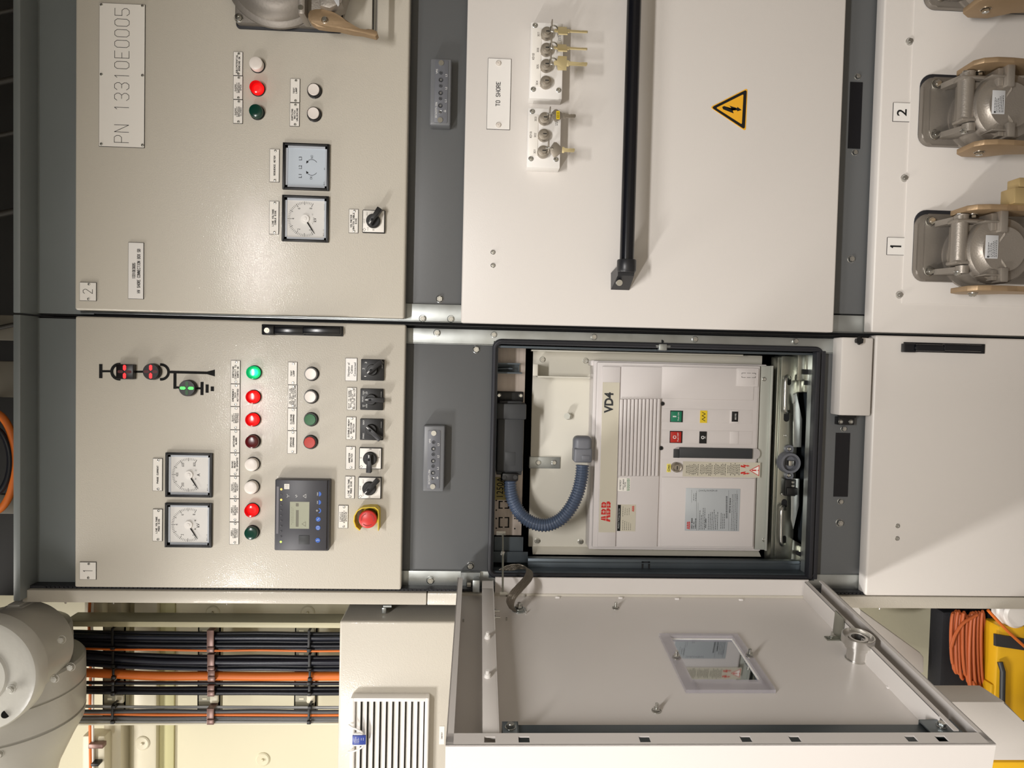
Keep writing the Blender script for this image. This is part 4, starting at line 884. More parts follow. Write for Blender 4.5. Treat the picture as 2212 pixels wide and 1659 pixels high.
# ================================================================== voltage detection socket strips
def vds(u0, v0, u1, v1, fu0, fv0, fu1, fv1, label):
    yf = -32 + PY; xl, xr, zb, zt = rect(u0, v0, u1, v1, yf - 4)
    th = thing('voltage_detection_box', label, 'socket strip', ((xl + xr) / 2, PY, zb), 'grey socket boxes marked IEC62271-206')
    yf -= 4
    mb = MB(); mb.box(xl, xr, yf, PY - 5, zb, zt, 3.5, 3); build(mb, 'box', mat('grey cast box', (112, 114, 117), .35), th)
    a_ = rect(fu0, fv0, fu1, fv1, yf); W_ = a_[1] - a_[0]; H_ = a_[3] - a_[2]
    mb = MB(); mb.prism(rrect(a_[0], a_[1], a_[2], a_[3], 2), yf - 1.5, yf + .2, .4); build(mb, 'socket_panel', MPLAS, th)
    y = yf - 1.6; cz = (a_[2] + a_[3]) / 2
    f = lambda t: a_[0] + W_ * t
    for t in (.035, .955): mb = MB(); mb.cyl((f(t), y - 2, cz + 1), (f(t), y + 1, cz + 1), 5.6, n=24); mb.strip([(f(t) - 4, cz + 1), (f(t) + 4, cz + 1)], 1, y - 2.05); build(mb, 'fixing_screw', STEEL, th)
    for k, t in enumerate((.17, .27, .385, .475, .59, .685, .8)):
        big = k % 2 == 1
        mb = MB(); mb.lathe((f(t), y, cz + 1), (0, -1, 0), [(0, 4.9 if big else 3.7), (.8, 4.4 if big else 3.3), (.4, 2.4), (-.4, 2.2)], 24); build(mb, 'socket', STEEL if k == 0 else DPLAS, th)
        mb = MB(); mb.cyl((f(t), y - .5, cz + 1), (f(t), y, cz + 1), 1.3, n=12); build(mb, 'socket_hole' if not big else 'socket_pin', VOID if not big else STEEL, th)
    mb = MB(); btext(mb, 'IEC62271-206', 0, 0, y - .1, 4, W_ * .25, 0, Vector((f(.2), 0, a_[3] - 4.5))); btext(mb, 'VPIS', 0, 0, y - .1, 4, W_ * .075, 0, Vector((f(.82), 0, a_[3] - 4.5)))
    for s_, t in (('L1', .35), ('L2', .555), ('L3', .76)): btext(mb, s_, 0, 0, y - .1, 4, 5, 0, Vector((f(t), 0, a_[2] + 4)))
    x_ = f(.185); z_ = a_[2] + 5; mb.strip([(x_ - 2.5, z_), (x_ + 2.5, z_)], .8, y - .1); mb.strip([(x_, z_), (x_, z_ + 3)], .8, y - .1); mb.strip([(x_ - 1.3, z_ - 1.4), (x_ + 1.3, z_ - 1.4)], .7, y - .1)
    build(mb, 'lettering', WINK, th)
vds(929, 126, 974, 270, 938.5, 131, 967.5, 265, 'grey socket box marked VPIS near the TO SHORE plate')
vds(913.5, 919, 960, 1062, 923.5, 930, 950.5, 1055, 'grey socket box marked VPIS between the emergency stop and the open compartment')
# ================================================================== black grab bar
xb = PX(1345, 575, -70)
th = thing('grab_bar', 'long black round grab bar on angled feet across the pale middle door', 'handle', (xb, 0, PZ(1340, 600, 0)))
q = pt(1353.5, 572, -62); q1 = pt(1389, -40, -62)
mb = MB(); mb.cyl(q, (XR - 80, -62, q.z), 14.8, n=36); build(mb, 'bar', BLACKG, th)
mb = MB(); x0 = q.x
mb.lathe((x0 + 8, -62, q.z), (-1, 0, 0), [(-2, 19), (0, 20), (20, 20), (24, 18), (24, 0)], 36)
xf = x0 - 46
P = [(x0 - 10, 0, q.z - 21), (xf, 0, q.z - 20), (xf, 0, q.z + 20), (x0 - 10, 0, q.z + 21), (x0 + 4, -72, q.z - 18), (x0 - 18, -76, q.z - 17), (x0 - 18, -76, q.z + 17), (x0 + 4, -72, q.z + 18)]
mb.hexa([P[1], P[0], P[3], P[2], (x0 - 22, -58, q.z - 17), (x0 - 2, -64, q.z - 18), (x0 - 2, -64, q.z + 18), (x0 - 22, -58, q.z + 17)])
bmesh.ops.bevel(mb.bm, geom=[e for e in mb.bm.edges if len(e.link_faces) == 2 and e.calc_face_angle() > .6], offset=2, segments=2, affect='EDGES', profile=.5)
build(mb, 'foot', mat('satin black foot', (30, 31, 34), .38), th)
mb = MB(); c_ = pt(1338, 610, -44); mb.cyl(c_ + Vector((0, 6, 0)), c_ + Vector((-1, -1, 0)), 6.5, n=20); build(mb, 'foot_screw', STEEL, th)
# ================================================================== key exchange boxes
def keybox(u0, v0, u1, v1, lab, locks, names, title, screws, label, dep):
    xl, xr, zb, zt = rect(u0, v0, u1, v1, -dep)
    th = thing('key_interlock_box', label, 'lock box', ((xl + xr) / 2, 0, zb), 'white key interlock boxes')
    mb = MB(); mb.box(xl, xr, -dep, 0, zb, zt, 1.6); build(mb, 'box', WHITE, th)
    mb = MB(); mb.pbox(*lab, -dep - 1.2, -dep, .1); pl_ = build(mb, 'label_plate', LAB, th)
    mb = MB()
    for s_, u, v in names: stext(mb, s_, u, v, -dep - 1.4, 3.8, 8.5, .6)
    stext(mb, title[0], title[1], title[2], -dep - 1.4, 4, 12, .7); build(mb, 'lettering', INKG, pl_)
    for u, v in screws: bolt(u, v, -dep, 5.4, th, False, 'screw')
    for u, v in locks:
        q = pt(u, v, -dep - 14)
        mb = MB(); mb.lathe((q.x, -dep, q.z), (0, -1, 0), [(0, 12.4), (11, 12.4), (13.5, 11.2), (14, 9), (14.3, 6.5), (18, 6.3), (18.4, 0)], 36); lk = build(mb, 'lock_cylinder', CHROME, th)
        mb = MB(); mb.box(q.x - .9, q.x + .9, -dep - 18.7, -dep - 18, q.z - 5, q.z + 2.5); build(mb, 'keyway', VOID, lk)
    return th
DB = 34
keybox(1145, 49, 1216, 213, (1149, 61, 1168.5, 187), [(1182, 69), (1181, 104), (1180.5, 139), (1180, 175)], [('307', 1163.5, 74), ('306', 1162, 108), ('305', 1161.5, 144), ('304', 1160, 179)], ('KD1B', 1152, 122), [(1156, 55), (1152, 193), (1207, 195)], 'white key interlock box labelled KD1B with four locks', DB)
keybox(1139.5, 234, 1211, 362, (1143, 248, 1162, 336), [(1177, 254), (1175.5, 290), (1174, 326)], [('303', 1157, 257), ('302', 1156, 292), ('301', 1155, 327)], ('KD1A', 1146.5, 291), [(1150, 241), (1147, 343), (1201, 344.5)], 'white key interlock box labelled KD1A with three locks', DB)
for th_, uu, vv in ((None, 1208, 82), (None, 1202, 265)):
    mb = MB(); textlines(mb, uu - 3, vv - 5, uu + 3, vv + 6, -DB - .3, 2, uu, 1, False, wd=3); build(mb, 'maker_print', INK, bpy.data.objects['key_interlock_box' + ('' if uu == 1208 else '.001')])
def keys(u, v, hu, hv, m, label_in, label_ring, label_key, long_, bow, tilt=0, sq=True, tagc=None):
    q = pt(u, v, -DB - 18); y0 = -DB - 18
    th = thing('key', label_in, 'key', q, 'keys in the interlock locks')
    mb = MB(); mb.box(q.x - 11, q.x + 11, y0 - 26, y0 - 8, q.z - 1.1, q.z + 1.1, .5); build(mb, 'bow', CHROME, th)
    mb = MB(); mb.box(q.x - 3.6, q.x + 3.6, y0 - 8, y0 + .2, q.z - .9, q.z + .9); build(mb, 'blade', CHROME, th)
    hq = pt(hu, hv, y0 - 22)
    rc = Vector(((q.x + hq.x) / 2, y0 - 20, (q.z - 2 + hq.z) / 2 + 2))
    r_ = max(7.5, (q.z - hq.z) * .52)
    a1 = Vector((1, .25, 0)).normalized() if sq else Vector((.15, 1, 0)).normalized()
    P = [rc + (a1 * math.cos(t * math.pi / 12) + Vector((0, 0, 1)) * math.sin(t * math.pi / 12)) * r_ for t in range(24)]
    mb = MB(); mb.tube(P, 1.15, 8, True); mb.tube([p_ + Vector((0, 2.0, 0)) for p_ in P], 1.0, 8, True)
    build(mb, 'key_ring', STEEL, label=label_ring, cat='key ring', group='split rings on the keys')
    M = Matrix.Translation(hq) @ Matrix.Rotation(math.radians(tilt), 4, 'Z')
    th = thing('key', label_key, 'key', hq, 'spare keys hanging from the rings')
    mb = MB(M)
    w_ = bow / 2
    if sq: mb.prism([(-5, 4), (-4, -1), (-w_, -3), (-w_, -21), (w_, -21), (w_, -3), (4, -1), (5, 4), (0, 6)], -1.1, 1.1, .4)
    else: mb.prism([(-6, 2), (-w_, -4), (-w_, -9), (-5, -20), (5, -20), (w_, -9), (w_, -4), (6, 2), (0, 4)], -1.1, 1.1, .4)
    build(mb, 'bow', m, th)
    mb = MB(M); b0 = -21
    mb.prism([(-6, b0), (-6, b0 - 4), (-3.8, b0 - 5), (-3.8, b0 - long_ + 2), (-1, b0 - long_), (3.2, b0 - long_), (3.8, b0 - long_ + 3), (3.0, b0 - long_ + 6), (3.8, b0 - long_ + 9), (2.6, b0 - long_ + 13), (3.8, b0 - 10), (3.8, b0 - 5), (6, b0 - 4), (6, b0)], -1, 1, .2)
    build(mb, 'blade', m if sq else (BRASS if tagc is None else CHROME), th)
    if tagc: mb = MB(M); mb.box(-9, 9, -1.8, -1.1, -14, -7); tg_ = build(mb, 'tag', YEL, th, 'yellow tag'); mb = MB(M); btext(mb, 'KD1A', 0, 0, -2, 4, 12, .01, Vector((0, 0, -10.5))); build(mb, 'tag_lettering', INK, tg_)
keys(1190, 66, 1203, 66, BRASS, 'nickel key standing in lock 307', 'steel split ring on the key of lock 307', 'brass key hanging under lock 307', 42, 28, 38)
keys(1189, 101, 1202, 103, BRASS, 'nickel key standing in lock 306', 'steel split ring on the key of lock 306', 'brass key hanging under lock 306', 42, 28, 42)
keys(1188, 136, 1202, 136, BRASS, 'nickel key standing in lock 305', 'steel split ring on the key of lock 305', 'brass key facing flat under lock 305', 42, 28, 0)
keys(1186, 251, 1194, 249, CHROME, 'nickel key standing in lock 303', 'steel split ring on the key of lock 303', 'nickel key with yellow tag under lock 303', 26, 26, 12, False, True)
keys(1183, 323, 1192, 323, CHROME, 'nickel key standing in lock 301', 'steel split ring on the key of lock 301', 'nickel key with brass blade under lock 301', 26, 30, 0, False)
# ================================================================== the open middle door (part of cabinet 1)
DA = math.radians(-98.034); DO = Vector((-420.6, 0, 0))
DM = Matrix.Translation(DO) @ Matrix.Rotation(DA, 4, 'Z')            # local x: away from hinge, y: towards inner side, z: up
DW, DZ0, DZ1, DT = 543.0, 405.0, 1214.0, -42.0
DNv = (DM.to_3x3() @ Vector((0, 1, 0)))
def D3(u, v, n):
    w_, z_ = DP(u, v, n); return DM @ Vector((w_, n, z_))
def DP(u, v, n):
    d = CM.transposed() @ Vector(((u - CX) / F, (v - CY) / F, 1.0)); o = DO + DNv * n
    p = CAM + d * ((o - CAM).dot(DNv) / d.dot(DNv)); l = DM.inverted() @ p
    return l.x, l.z
mb = MB(DM); mb.box(0, DW, DT - 2, DT, DZ0, DZ1)
zt_ = DP(1070, 1248, 0)[1]; zc = DP(1752, 1262, -2)[1]
mb.box(DW - 2, DW, DT - 2, 0, DZ0, DZ1); mb.box(6, DW - 2, DT - 1, 0, DZ1 - 2, DZ1); mb.box(6, DW - 2, DT - 1, 0, DZ0, DZ0 + 2)
mb.box(6, DW - 2, -2, 0, DZ1 - 11, DZ1); mb.box(6, DW - 2, -2, 0, DZ0, DZ0 + 9)
od = build(mb, 'compartment_door', DOORIN, cab1, 'pale middle door swung open, seen from inside')
# edge lip with square latch holes
wl = DP(1500, 1583, 0)[0]
holes = [1058, 1132, 1393, 1612, 1718, 1970, 2036]
zs = [DP(u, 1597, 0)[1] for u in holes]; he = [(max(DZ0 + 12, z - 8), min(DZ1 - 12, z + 8)) for z in zs]
mb = MB(DM); z = DZ1; hl = wl + (DW - wl) * .28; hr = DW - (DW - wl) * .22
mb.box(wl, hl, -2, 0, DZ0, DZ1); mb.box(hr, DW, -2, 0, DZ0, DZ1)
for a_, b_ in he: mb.box(hl, hr, -2, 0, b_, z); z = a_
mb.box(hl, hr, -2, 0, DZ0, z); build(mb, 'edge_lip', DOORIN, od)
wb = DP(1500, 1565, -16)[0]
mb = MB(DM); mb.box(wb, DW - 3, DT + 6, DT + 26, DZ0 + 40, DP(1086, 1570, -14)[1], 1); build(mb, 'locking_bar', mat('dark locking bar', (88, 96, 100), .4, .5), od)
for wq, z0_, z1_ in ((wl - 42, DP(1118, 1545, -10)[1], DP(1084, 1545, -10)[1]), (wl - 46, DP(2050, 1550, -10)[1], DP(1982, 1550, -10)[1])):
    mb = MB(DM); mb.box(wq, wl - 4, -14, -11, z0_, z1_, .5); mb.box(wq, wq + 2, DT, -11, z0_, z1_); mb.box(wq, wl - 4, DT, -11, z0_, z0_ + 2)
    bk = build(mb, 'corner_bracket', mat('blue grey zinc bracket', (128, 136, 140), .35, .8), od)
    P_ = DM @ Vector(((wq + wl) / 2 - 6, -10, (z0_ + z1_) / 2)); bolt(0, 0, 0, 8, od, True, 'nut', P=P_, ax=DNv)
# hinge side flange, upper channel, lower channel wall
wh = 2
mb = MB(DM); mb.box(0, 2, DT, 0, DP(1748, 1258, 0)[1] - 4, zt_); mb.box(0, 4, -2, 0, DP(1748, 1258, 0)[1] - 4, zt_); build(mb, 'hinge_flange', DOORIN, od)
z_s = DP(1042, 1450, -8)[1]; z_e = DP(1071, 1450, -8)[1]
mb = MB(DM); mb.box(40, wl, -10, -8, z_e, z_s, .5); mb.box(2, wl, DT, -8, z_e - 2, z_e); mb.box(4, 42, -18, -8, z_e, z_s); build(mb, 'upper_channel', DOORIN, od)
zw = DP(1740, 1298, DT)[1]
mb = MB(DM); mb.box(6, wl - 42, DT, -2, zw - 2, zw, .5); mb.box(6, wl - 8, -4, -2, zw - 8, zw); build(mb, 'lower_channel', DOORIN, od)
# weld beads and plugs
mb = MB(DM)
for u, v in ((1204, 1292), (1340, 1293), (1462, 1295), (1600, 1297)):
    w_, z_ = DP(u, v, DT); mb.box(w_ - 1, w_ + 3, DT, DT + 4, z_ - 5, z_ + 5, 1.4)
for f_ in (.35, .66):
    w_ = wl * f_; mb.box(w_ - 3, w_ + 3, DT, DT + 3, zw - 1, zw + 3, 1)
build(mb, 'weld_beads', mat('white weld filler', (236, 232, 228), .4), od)
for v in (1378, 1462):
    w_, z_ = DP(1053, v, -8); mb = MB(DM); mb.cyl((w_, -8, z_), (w_, -2, z_), 6, 5, 16); mb.cyl((w_, -8, z_), (w_, 4, z_), 3.4, n=12); build(mb, 'plastic_plug', WHITE, od)
for u, v in ((1330, 1314), (1418, 1536)):
    w_, z_ = DP(u, v, DT); bolt(0, 0, 0, 8, od, True, 'stud_nut', P=DM @ Vector((w_, DT, z_)), ax=DNv, stud=14)
for u, v in ((1094, 1340), (1133, 1290), (1136, 1325), (1004, 1281), (1001, 1343)):
    w_, z_ = DP(u, v, DT); mb = MB(DM); mb.cyl((w_, DT, z_), (w_, DT + 6, z_), 1.8, n=10); build(mb, 'small_stud', STEEL, od)
# viewing window: clear plate bolted over the opening
fr = [(1424, 1368), (1594, 1368), (1675, 1490), (1482, 1490)]; op = [(1452, 1382), (1580, 1382), (1640, 1474), (1497, 1474)]
fw_ = [DP(u, v, DT + 7) for u, v in fr]; ow = [DP(u, v, DT) for u, v in op]
fx0, fx1, fz0, fz1 = (fw_[0][0] + fw_[1][0]) / 2, (fw_[2][0] + fw_[3][0]) / 2, (fw_[1][1] + fw_[2][1]) / 2, (fw_[0][1] + fw_[3][1]) / 2
ox0, ox1, oz0, oz1 = (ow[0][0] + ow[1][0]) / 2, (ow[2][0] + ow[3][0]) / 2, (ow[1][1] + ow[2][1]) / 2, (ow[0][1] + ow[3][1]) / 2
PLEX = mat('clear plexiglass plate', (196, 192, 198), .08, alpha=.45, coat=.6)
mb = MB(DM)
for a_, b_, c_, d_ in ((fx0, fx1, oz1 + 3, fz1), (fx0, fx1, fz0, oz0 - 3), (fx0, ox0 - 3, oz0 - 3, oz1 + 3), (ox1 + 3, fx1, oz0 - 3, oz1 + 3)): mb.box(a_, b_, DT + .6, DT + 7, c_, d_)
bmesh.ops.remove_doubles(mb.bm, verts=mb.bm.verts, dist=.01); win = build(mb, 'window_plate', PLEX, od, 'clear plastic plate')
mb = MB(DM)
for a_, b_, c_, d_ in ((ox0 - 3, ox0, oz0 - 3, oz1 + 3), (ox1, ox1 + 3, oz0 - 3, oz1 + 3), (ox0, ox1, oz1, oz1 + 3), (ox0, ox1, oz0 - 3, oz0)): mb.box(a_, b_, DT, DT + 1.4, c_, d_)
build(mb, 'window_rim', WHITE, od)
mb = MB(DM); mb.box(ox0, ox1, DT + .1, DT + .5, oz0, oz1)
build(mb, 'window_pane', mat('mirror like pane', (200, 204, 208), .04, 1.0), od, 'glossy dark pane reflecting the room')
for u, v in ((1461, 1421), (1619, 1417)):
    w_, z_ = DP(u, v, DT + 7); bolt(0, 0, 0, 8, od, True, 'stud_nut', P=DM @ Vector((w_, DT + 7, z_)), ax=DNv, stud=14)
# turned collar and angle bracket
w_, z_ = DP(1848, 1424, DT)
mb = MB(DM); mb.lathe((w_, DT, z_), (0, 1, 0), [(0, 19), (2, 19), (2.2, 17), (24, 17), (24.2, 21.5), (34, 21.5), (34.2, 29), (48, 29), (49, 28), (49, 26.5), (41, 26), (41, 17.5), (45, 17), (45, 12.5), (10, 12), (10, 0)], 48)
build(mb, 'collar', ALU, od, 'turned aluminium collar')
w_, z_ = DP(1803, 1383, DT)
mb = MB(DM); mb.box(w_ - 12, w_ + 2, DT, DT + 2.5, z_ - 14, z_ + 16, .4); mb.box(w_ - 30, w_ + 4, DT, 6, z_ - 13, z_ - 10.5, .4); build(mb, 'angle_bracket', ZINC, od)
bolt(0, 0, 0, 4.5, od, True, 'stud_nut', P=DM @ Vector((w_ - 6, DT + 2.5, z_ + 4)), ax=DNv, stud=12)
# hinge fittings
mb = MB(); mb.pbox(995, 1237, 1037, 1252, 20, 34); mb.pbox(1021, 1254, 1036, 1280, -20, 4, .5); build(mb, 'hinge_plate', GALV, cab1)
mb = MB(); q = pt(1017, 1263, -10); mb.cyl(q, q + Vector((0, 0, 8)), 5, n=6); build(mb, 'hinge_nut', STEEL, cab1)
# stay rod and braided strap from the compartment to the door
q0, q1 = pt(1086, 1152, 26), D3(1086, 1284, -2)
sr = thing('stay_rod', 'thin yellowish stay rod between the compartment top and the open door', 'rod', q0)
mb = MB(); mb.tube([q0, (q0 + q1) / 2, q1], 2.1, 10); build(mb, 'rod', ZINC, sr)
m_ = q0.lerp(q1, .34)
for a_, b_, r_ in ((q0 + Vector((0, 0, 14)), q0 - Vector((0, 0, 6)), 5), (q1 + Vector((0, 0, 6)), q1 - Vector((0, 0, 10)), 5.5), (m_ + Vector((-4, 0, 1)), m_ + Vector((4, 0, -1)), 4.5)):
    mb = MB(); mb.cyl(a_, b_, r_, n=6); build(mb, 'lock_nut', STEEL, sr)
BR = mat('braided tinned copper', (136, 128, 116), .4, .8, bump=(700, .8))
e_ = DM @ Vector((DP(1108, 1318, DT + 4)[0], DT + 4, DP(1108, 1318, DT + 4)[1]))
path = spline([pt(1084, 1236, 40), pt(1104, 1226, 36), pt(1128, 1224, 28), pt(1143, 1232, 12), D3(1141, 1248, 14), D3(1124, 1268, 14), D3(1108, 1286, 6), D3(1102, 1303, -14), e_], 8)
st_ = thing('ground_strap', 'flat braided earthing strap looping from the compartment to the open door', 'strap', path[0])
mb = MB(); N_ = len(path)
for s_ in range(7):
    off_ = (s_ - 3) * 2.6; mb.tube([p_ + Vector((-off_ * .55, 0, -off_ * (.85 if k < N_ * .5 else .85))) + Vector((0, .5 * math.sin(k * 1.3 + s_ * 2), 0)) for k, p_ in enumerate(path)], 1.7, 6)
build(mb, 'braid', BR, st_)
w_, z_ = DP(1121, 1318, DT); mb = MB(DM); mb.box(w_ - 10, w_ + 8, DT + 2, DT + 4, z_ - 8, z_ + 14, .5); mb.cyl((w_, DT, z_), (w_, DT + 2, z_), 15, n=28); build(mb, 'lug', GALV, st_)
bolt(0, 0, 0, 10, st_, True, 'bolt', P=DM @ Vector((w_, DT + 4, z_)), ax=DNv, stud=13)
for v in (1320, 1334):
    w_, z_ = DP(1076, v, -20); mb = MB(DM); mb.cyl((w_, -20, z_e + 2), (w_, -20, z_e - 4), 5, n=6); mb.cyl((w_, -20, z_e), (w_, -20, z_e - 13), 2, n=10); build(mb, 'through_screw', STEEL, od)
# ================================================================== cast inlets
def inlet_proto():
    q = pt(2100, 243, 0)
    th = thing('cable_inlet', 'cast aluminium cable inlet with bronze side levers below the bold 2 sticker', 'inlet', q, 'cast cable inlets')
    a_ = rect(1992, 171, 2260, 318, -16)
    mb = MB(); g_ = rect(1984, 166, 2260, 322, -2); mb.prism(rrect(g_[0], g_[1], g_[2], g_[3], 26), -5, -2.4, .6); build(mb, 'gasket', RUBBER, th)
    mb = MB(); mb.prism(rrect(a_[0], a_[1], a_[2], a_[3], 24), -17, -5, 4); mb.prism(rrect(a_[0] + 14, a_[1] - 14, a_[2] + 10, a_[3] - 14, 16), -20, -15, 2); build(mb, 'base_plate', CASTB, th)
    for u, v in ((2022, 182), (2019, 291)): bolt(u, v, -20, 11, th)
    Y = -78
    mb = MB(); c0 = pt(2087, 172, Y); c1 = Vector((PX(2083, 262, Y), Y, c0.z)); mb.cyl(c0, c1, 16, n=28)
    mb.box(c1.x + 4, c0.x - 4, Y - 4, Y + 30, c0.z - 60, c0.z + 4, 4)
    for x_ in (c0.x, c1.x): mb.box(x_ - 4, x_ + 4, Y - 16, Y + 18, c0.z - 42, c0.z + 16, 3)
    mb.cyl(c0 + Vector((4, 0, 0)), c0 + Vector((12, 0, 0)), 12, n=20); build(mb, 'hinge_barrel', CAST, th)
    for (u0, v0), (u1, v1), vo in (((2036, 188), (2092, 165), 0), ((2034, 293), (2092, 277), 0)):
        mb = MB(); p0, p1 = pt(u0, v0, -24), pt(u1, v1, Y); d_ = Vector((6, 0, 0))
        mb.hexa([p0 - d_ + Vector((0, 6, -6)), p0 + d_ + Vector((0, 6, -6)), p1 + d_ + Vector((0, 18, -10)), p1 - d_ + Vector((0, 18, -10)), p0 - d_ + Vector((0, -3, 6)), p0 + d_ + Vector((0, -3, 6)), p1 + d_ + Vector((0, -12, 6)), p1 - d_ + Vector((0, -12, 6))])
        mb.cyl(p1 - Vector((8, 0, 0)), p1 + Vector((8, 0, 0)), 13, n=20); mb.box(p1.x - 5, p1.x + 5, Y, -18, p1.z - 12, p1.z + 12, 2)
        build(mb, 'hinge_arm', CAST, th)
    for u, v, s_ in ((2086, 161, 1), (2083, 281, -1)): p_ = pt(u, v, Y); bolt(0, 0, 0, 9, th, True, 'pivot_bolt', P=p_, ax=Vector((s_, 0, 0)))
    c = pt(2178, 229, -100)
    mb = MB(); mb.lathe((c.x, 0, c.z), (0, -1, 0), [(15, 66), (40, 64), (70, 66), (76, 70), (92, 70), (98, 66), (100, 55), (106, 48), (108, 46), (108, 0)], 56)
    mb.lathe((c.x, 0, c.z), (0, -1, 0), [(15, 74), (22, 74), (24, 68), (24, 60)], 48); build(mb, 'cap', CAST, th)
    mb = MB(); mb.pbox(2144, 195, 2171, 246, -109.2, -107.6, .3); lb = build(mb, 'type_label', mat('silver type label', (206, 208, 210), .35, .3), th)
    mb = MB(); textlines(mb, 2147, 197, 2168, 243, -109.5, 6, 71, 1.1, left=True, wd=5); q_ = pt(2149, 242, -109.5); mb.strip(arc(q_.x, q_.z, 1.6, 0, 340, 8), 1, -109.5); build(mb, 'label_print', INK, lb)
    for v0, v1, s_ in ((138, 186, 1), (263, 296, -1)):
        mb = MB(); xl, xr, zb, zt = rect(2177, v0, 2194, v1, -120); mb.box(xl, xr, -120, -70, zb, zt, 2.5)
        xm = xl if s_ > 0 else xr
        mb.hexa([(xm - 4, -112, zb), (xm + 4, -112, zb), (xm + 4, -90, zb), (xm - 4, -90, zb), (xm - 16 * s_ - 3, -108, (zb + zt) / 2), (xm - 16 * s_ + 3, -108, (zb + zt) / 2), (xm - 16 * s_ + 3, -100, (zb + zt) / 2), (xm - 16 * s_ - 3, -100, (zb + zt) / 2)])
        x_ = (xl + xr) / 2; mb.box(xl + 4, xr - 4, -110, -70, zt, zt + 12, 2); mb.box(x_ - 2, x_ + 2, -116, -80, zt, zt + 30, 1)
        build(mb, 'latch_block', CAST, th)
    for vf, name in ((122, 'u'), (300, 'l')):
        xr_ = PX(2160, vf, -128); xl_ = xr_ - 11; z0 = PZ(2119, vf, -128)
        Y0, Y1 = -128, -42
        O = [(Y0 + 22, z0), (Y0 + 7, z0 - 12), (Y0, z0 - 36), (Y0, z0 - 70), (Y0 + 6, z0 - 96), (Y0 + 8, z0 - 190), (Y0 + 50, z0 - 190), (Y0 + 62, z0 - 100), (Y1 + 6, z0 - 66), (Y1 + 6, z0 - 24), (Y1 - 10, z0 - 2)]
        mb = MB(); A = [mb._v((xl_, y_, z_)) for y_, z_ in O]; B = [mb._v((xr_, y_, z_)) for y_, z_ in O]
        mb.bm.faces.new(A); mb.bm.faces.new(B[::-1])
        for i in range(len(O)): j = (i + 1) % len(O); mb.bm.faces.new((A[i], A[j], B[j], B[i]))
        bmesh.ops.bevel(mb.bm, geom=list(mb.bm.edges), offset=1.6, segments=2, affect='EDGES', profile=.5)
        build(mb, 'side_lever', BRONZE, th, 'cast bronze lever')
        bolt(0, 0, 0, 10, th, True, 'lever_bolt', P=(xl_, (Y0 + Y1) / 2 + 8, z0 - 34), ax=Vector((-1, 0, 0)))
    return th, q
il, iq = inlet_proto()
dX = PX(2022.7, 182, -20) - PX(2007, 478, -20)
c1_ = copy_tree(il, iq - Vector((dX, 0, 0)), 'cast aluminium cable inlet with bronze side levers below the bold 1 sticker')
c2_ = copy_tree(il, iq + Vector((dX, 0, 0)), 'cast cable inlet cut off by the photo corner, only its edge showing')
q_ = pt(2180, 420, -128)
mb = MB(); mb.pbox(2192, 405, 2260, 440, -140, -100, 2); mb.pbox(2202, 384, 2260, 405, -138, -104, 2)
build(mb, 'brass_block', mat('cast brass block', (186, 164, 118), .45, .7), label='square brass block at the upper bronze lever of the inlet marked 1', cat='block')
# big plug inlet on the upper door 2
q = pt(620, 0, 0)
th = thing('shore_plug_inlet', 'large cast inlet with brown bronze lever on the upper door, cut by the photo edge', 'inlet', q)
a_ = rect(510, -260, 736, 56, -14)
mb = MB(); mb.prism(rrect(a_[0] - 5, a_[1], a_[2] - 4, a_[3] + 2, 8), -4, 0, .5); build(mb, 'gasket', RUBBER, th)
mb = MB(); mb.prism(rrect(a_[0], a_[1], a_[2], a_[3], 8), -16, -4, 3.5); build(mb, 'base_plate', CASTB, th)
bolt(516, 39, -16, 9, th, False, 'screw')
c = pt(596, -70, -40)
mb = MB(); mb.lathe((c.x, -14, c.z), (0, -1, 0), [(0, 112), (5, 111), (9, 104), (10, 100), (22, 92), (30, 70), (34, 40), (36, 0)], 64); build(mb, 'domed_body', CASTB, th)
mb = MB(); mb.pbox(643, -120, 660, 30, -80, -20, 5); mb.ppoly([(655, -60), (655, 38), (672, 42), (700, 36), (728, 18), (740, -20), (740, -120), (655, -120)], -56, -18, 3); mb.ppoly([(690, -100), (690, 12), (712, 18), (738, 6), (748, -30), (748, -100)], -84, -40, 5); build(mb, 'neck', CAST, th)
mb = MB(); q_ = pt(649, 16, -81); mb.cyl(q_ + Vector((0, 3, 0)), q_ - Vector((0, 1, 0)), 5, n=18); build(mb, 'socket_screw', STEEL, th)
mb = MB(); mb.ppoly([(710, -20), (730, 14), (733, 10), (733, -20)], -86.5, -85, .2); lb = build(mb, 'type_label', mat('silver type label', (206, 208, 210)), th)
mb = MB(); mb.ppoly([(665.5, 40), (665, 30), (669, 22), (680, 19), (695, 18.5), (712, 21), (724, 28), (736, 38), (750, 44), (757, 50), (765, 58), (778, 62), (790, 66), (796, 61.5), (806, 63), (814, 67), (816, 74), (811, 79), (800, 76), (782, 71.5), (765, 70), (750, 67), (730, 62), (705, 60), (685, 57), (673, 50)], -72, -56, 2.2); lv = build(mb, 'lever', BRONZE, th, 'brown cast lever')
bolt(702, 43.5, -72, 7, th, True, 'lever_bolt')
q_ = pt(809, 74, -62); mb = MB(); mb.cyl(q_, q_ + Vector((280, 0, 0)), 5.6, n=20); build(mb, 'cross_rod', STEEL, th)
bolt(0, 0, 0, 6, th, True, 'rod_nut', P=q_ - Vector((2, 0, 0)), ax=Vector((-1, 0, -.2)))
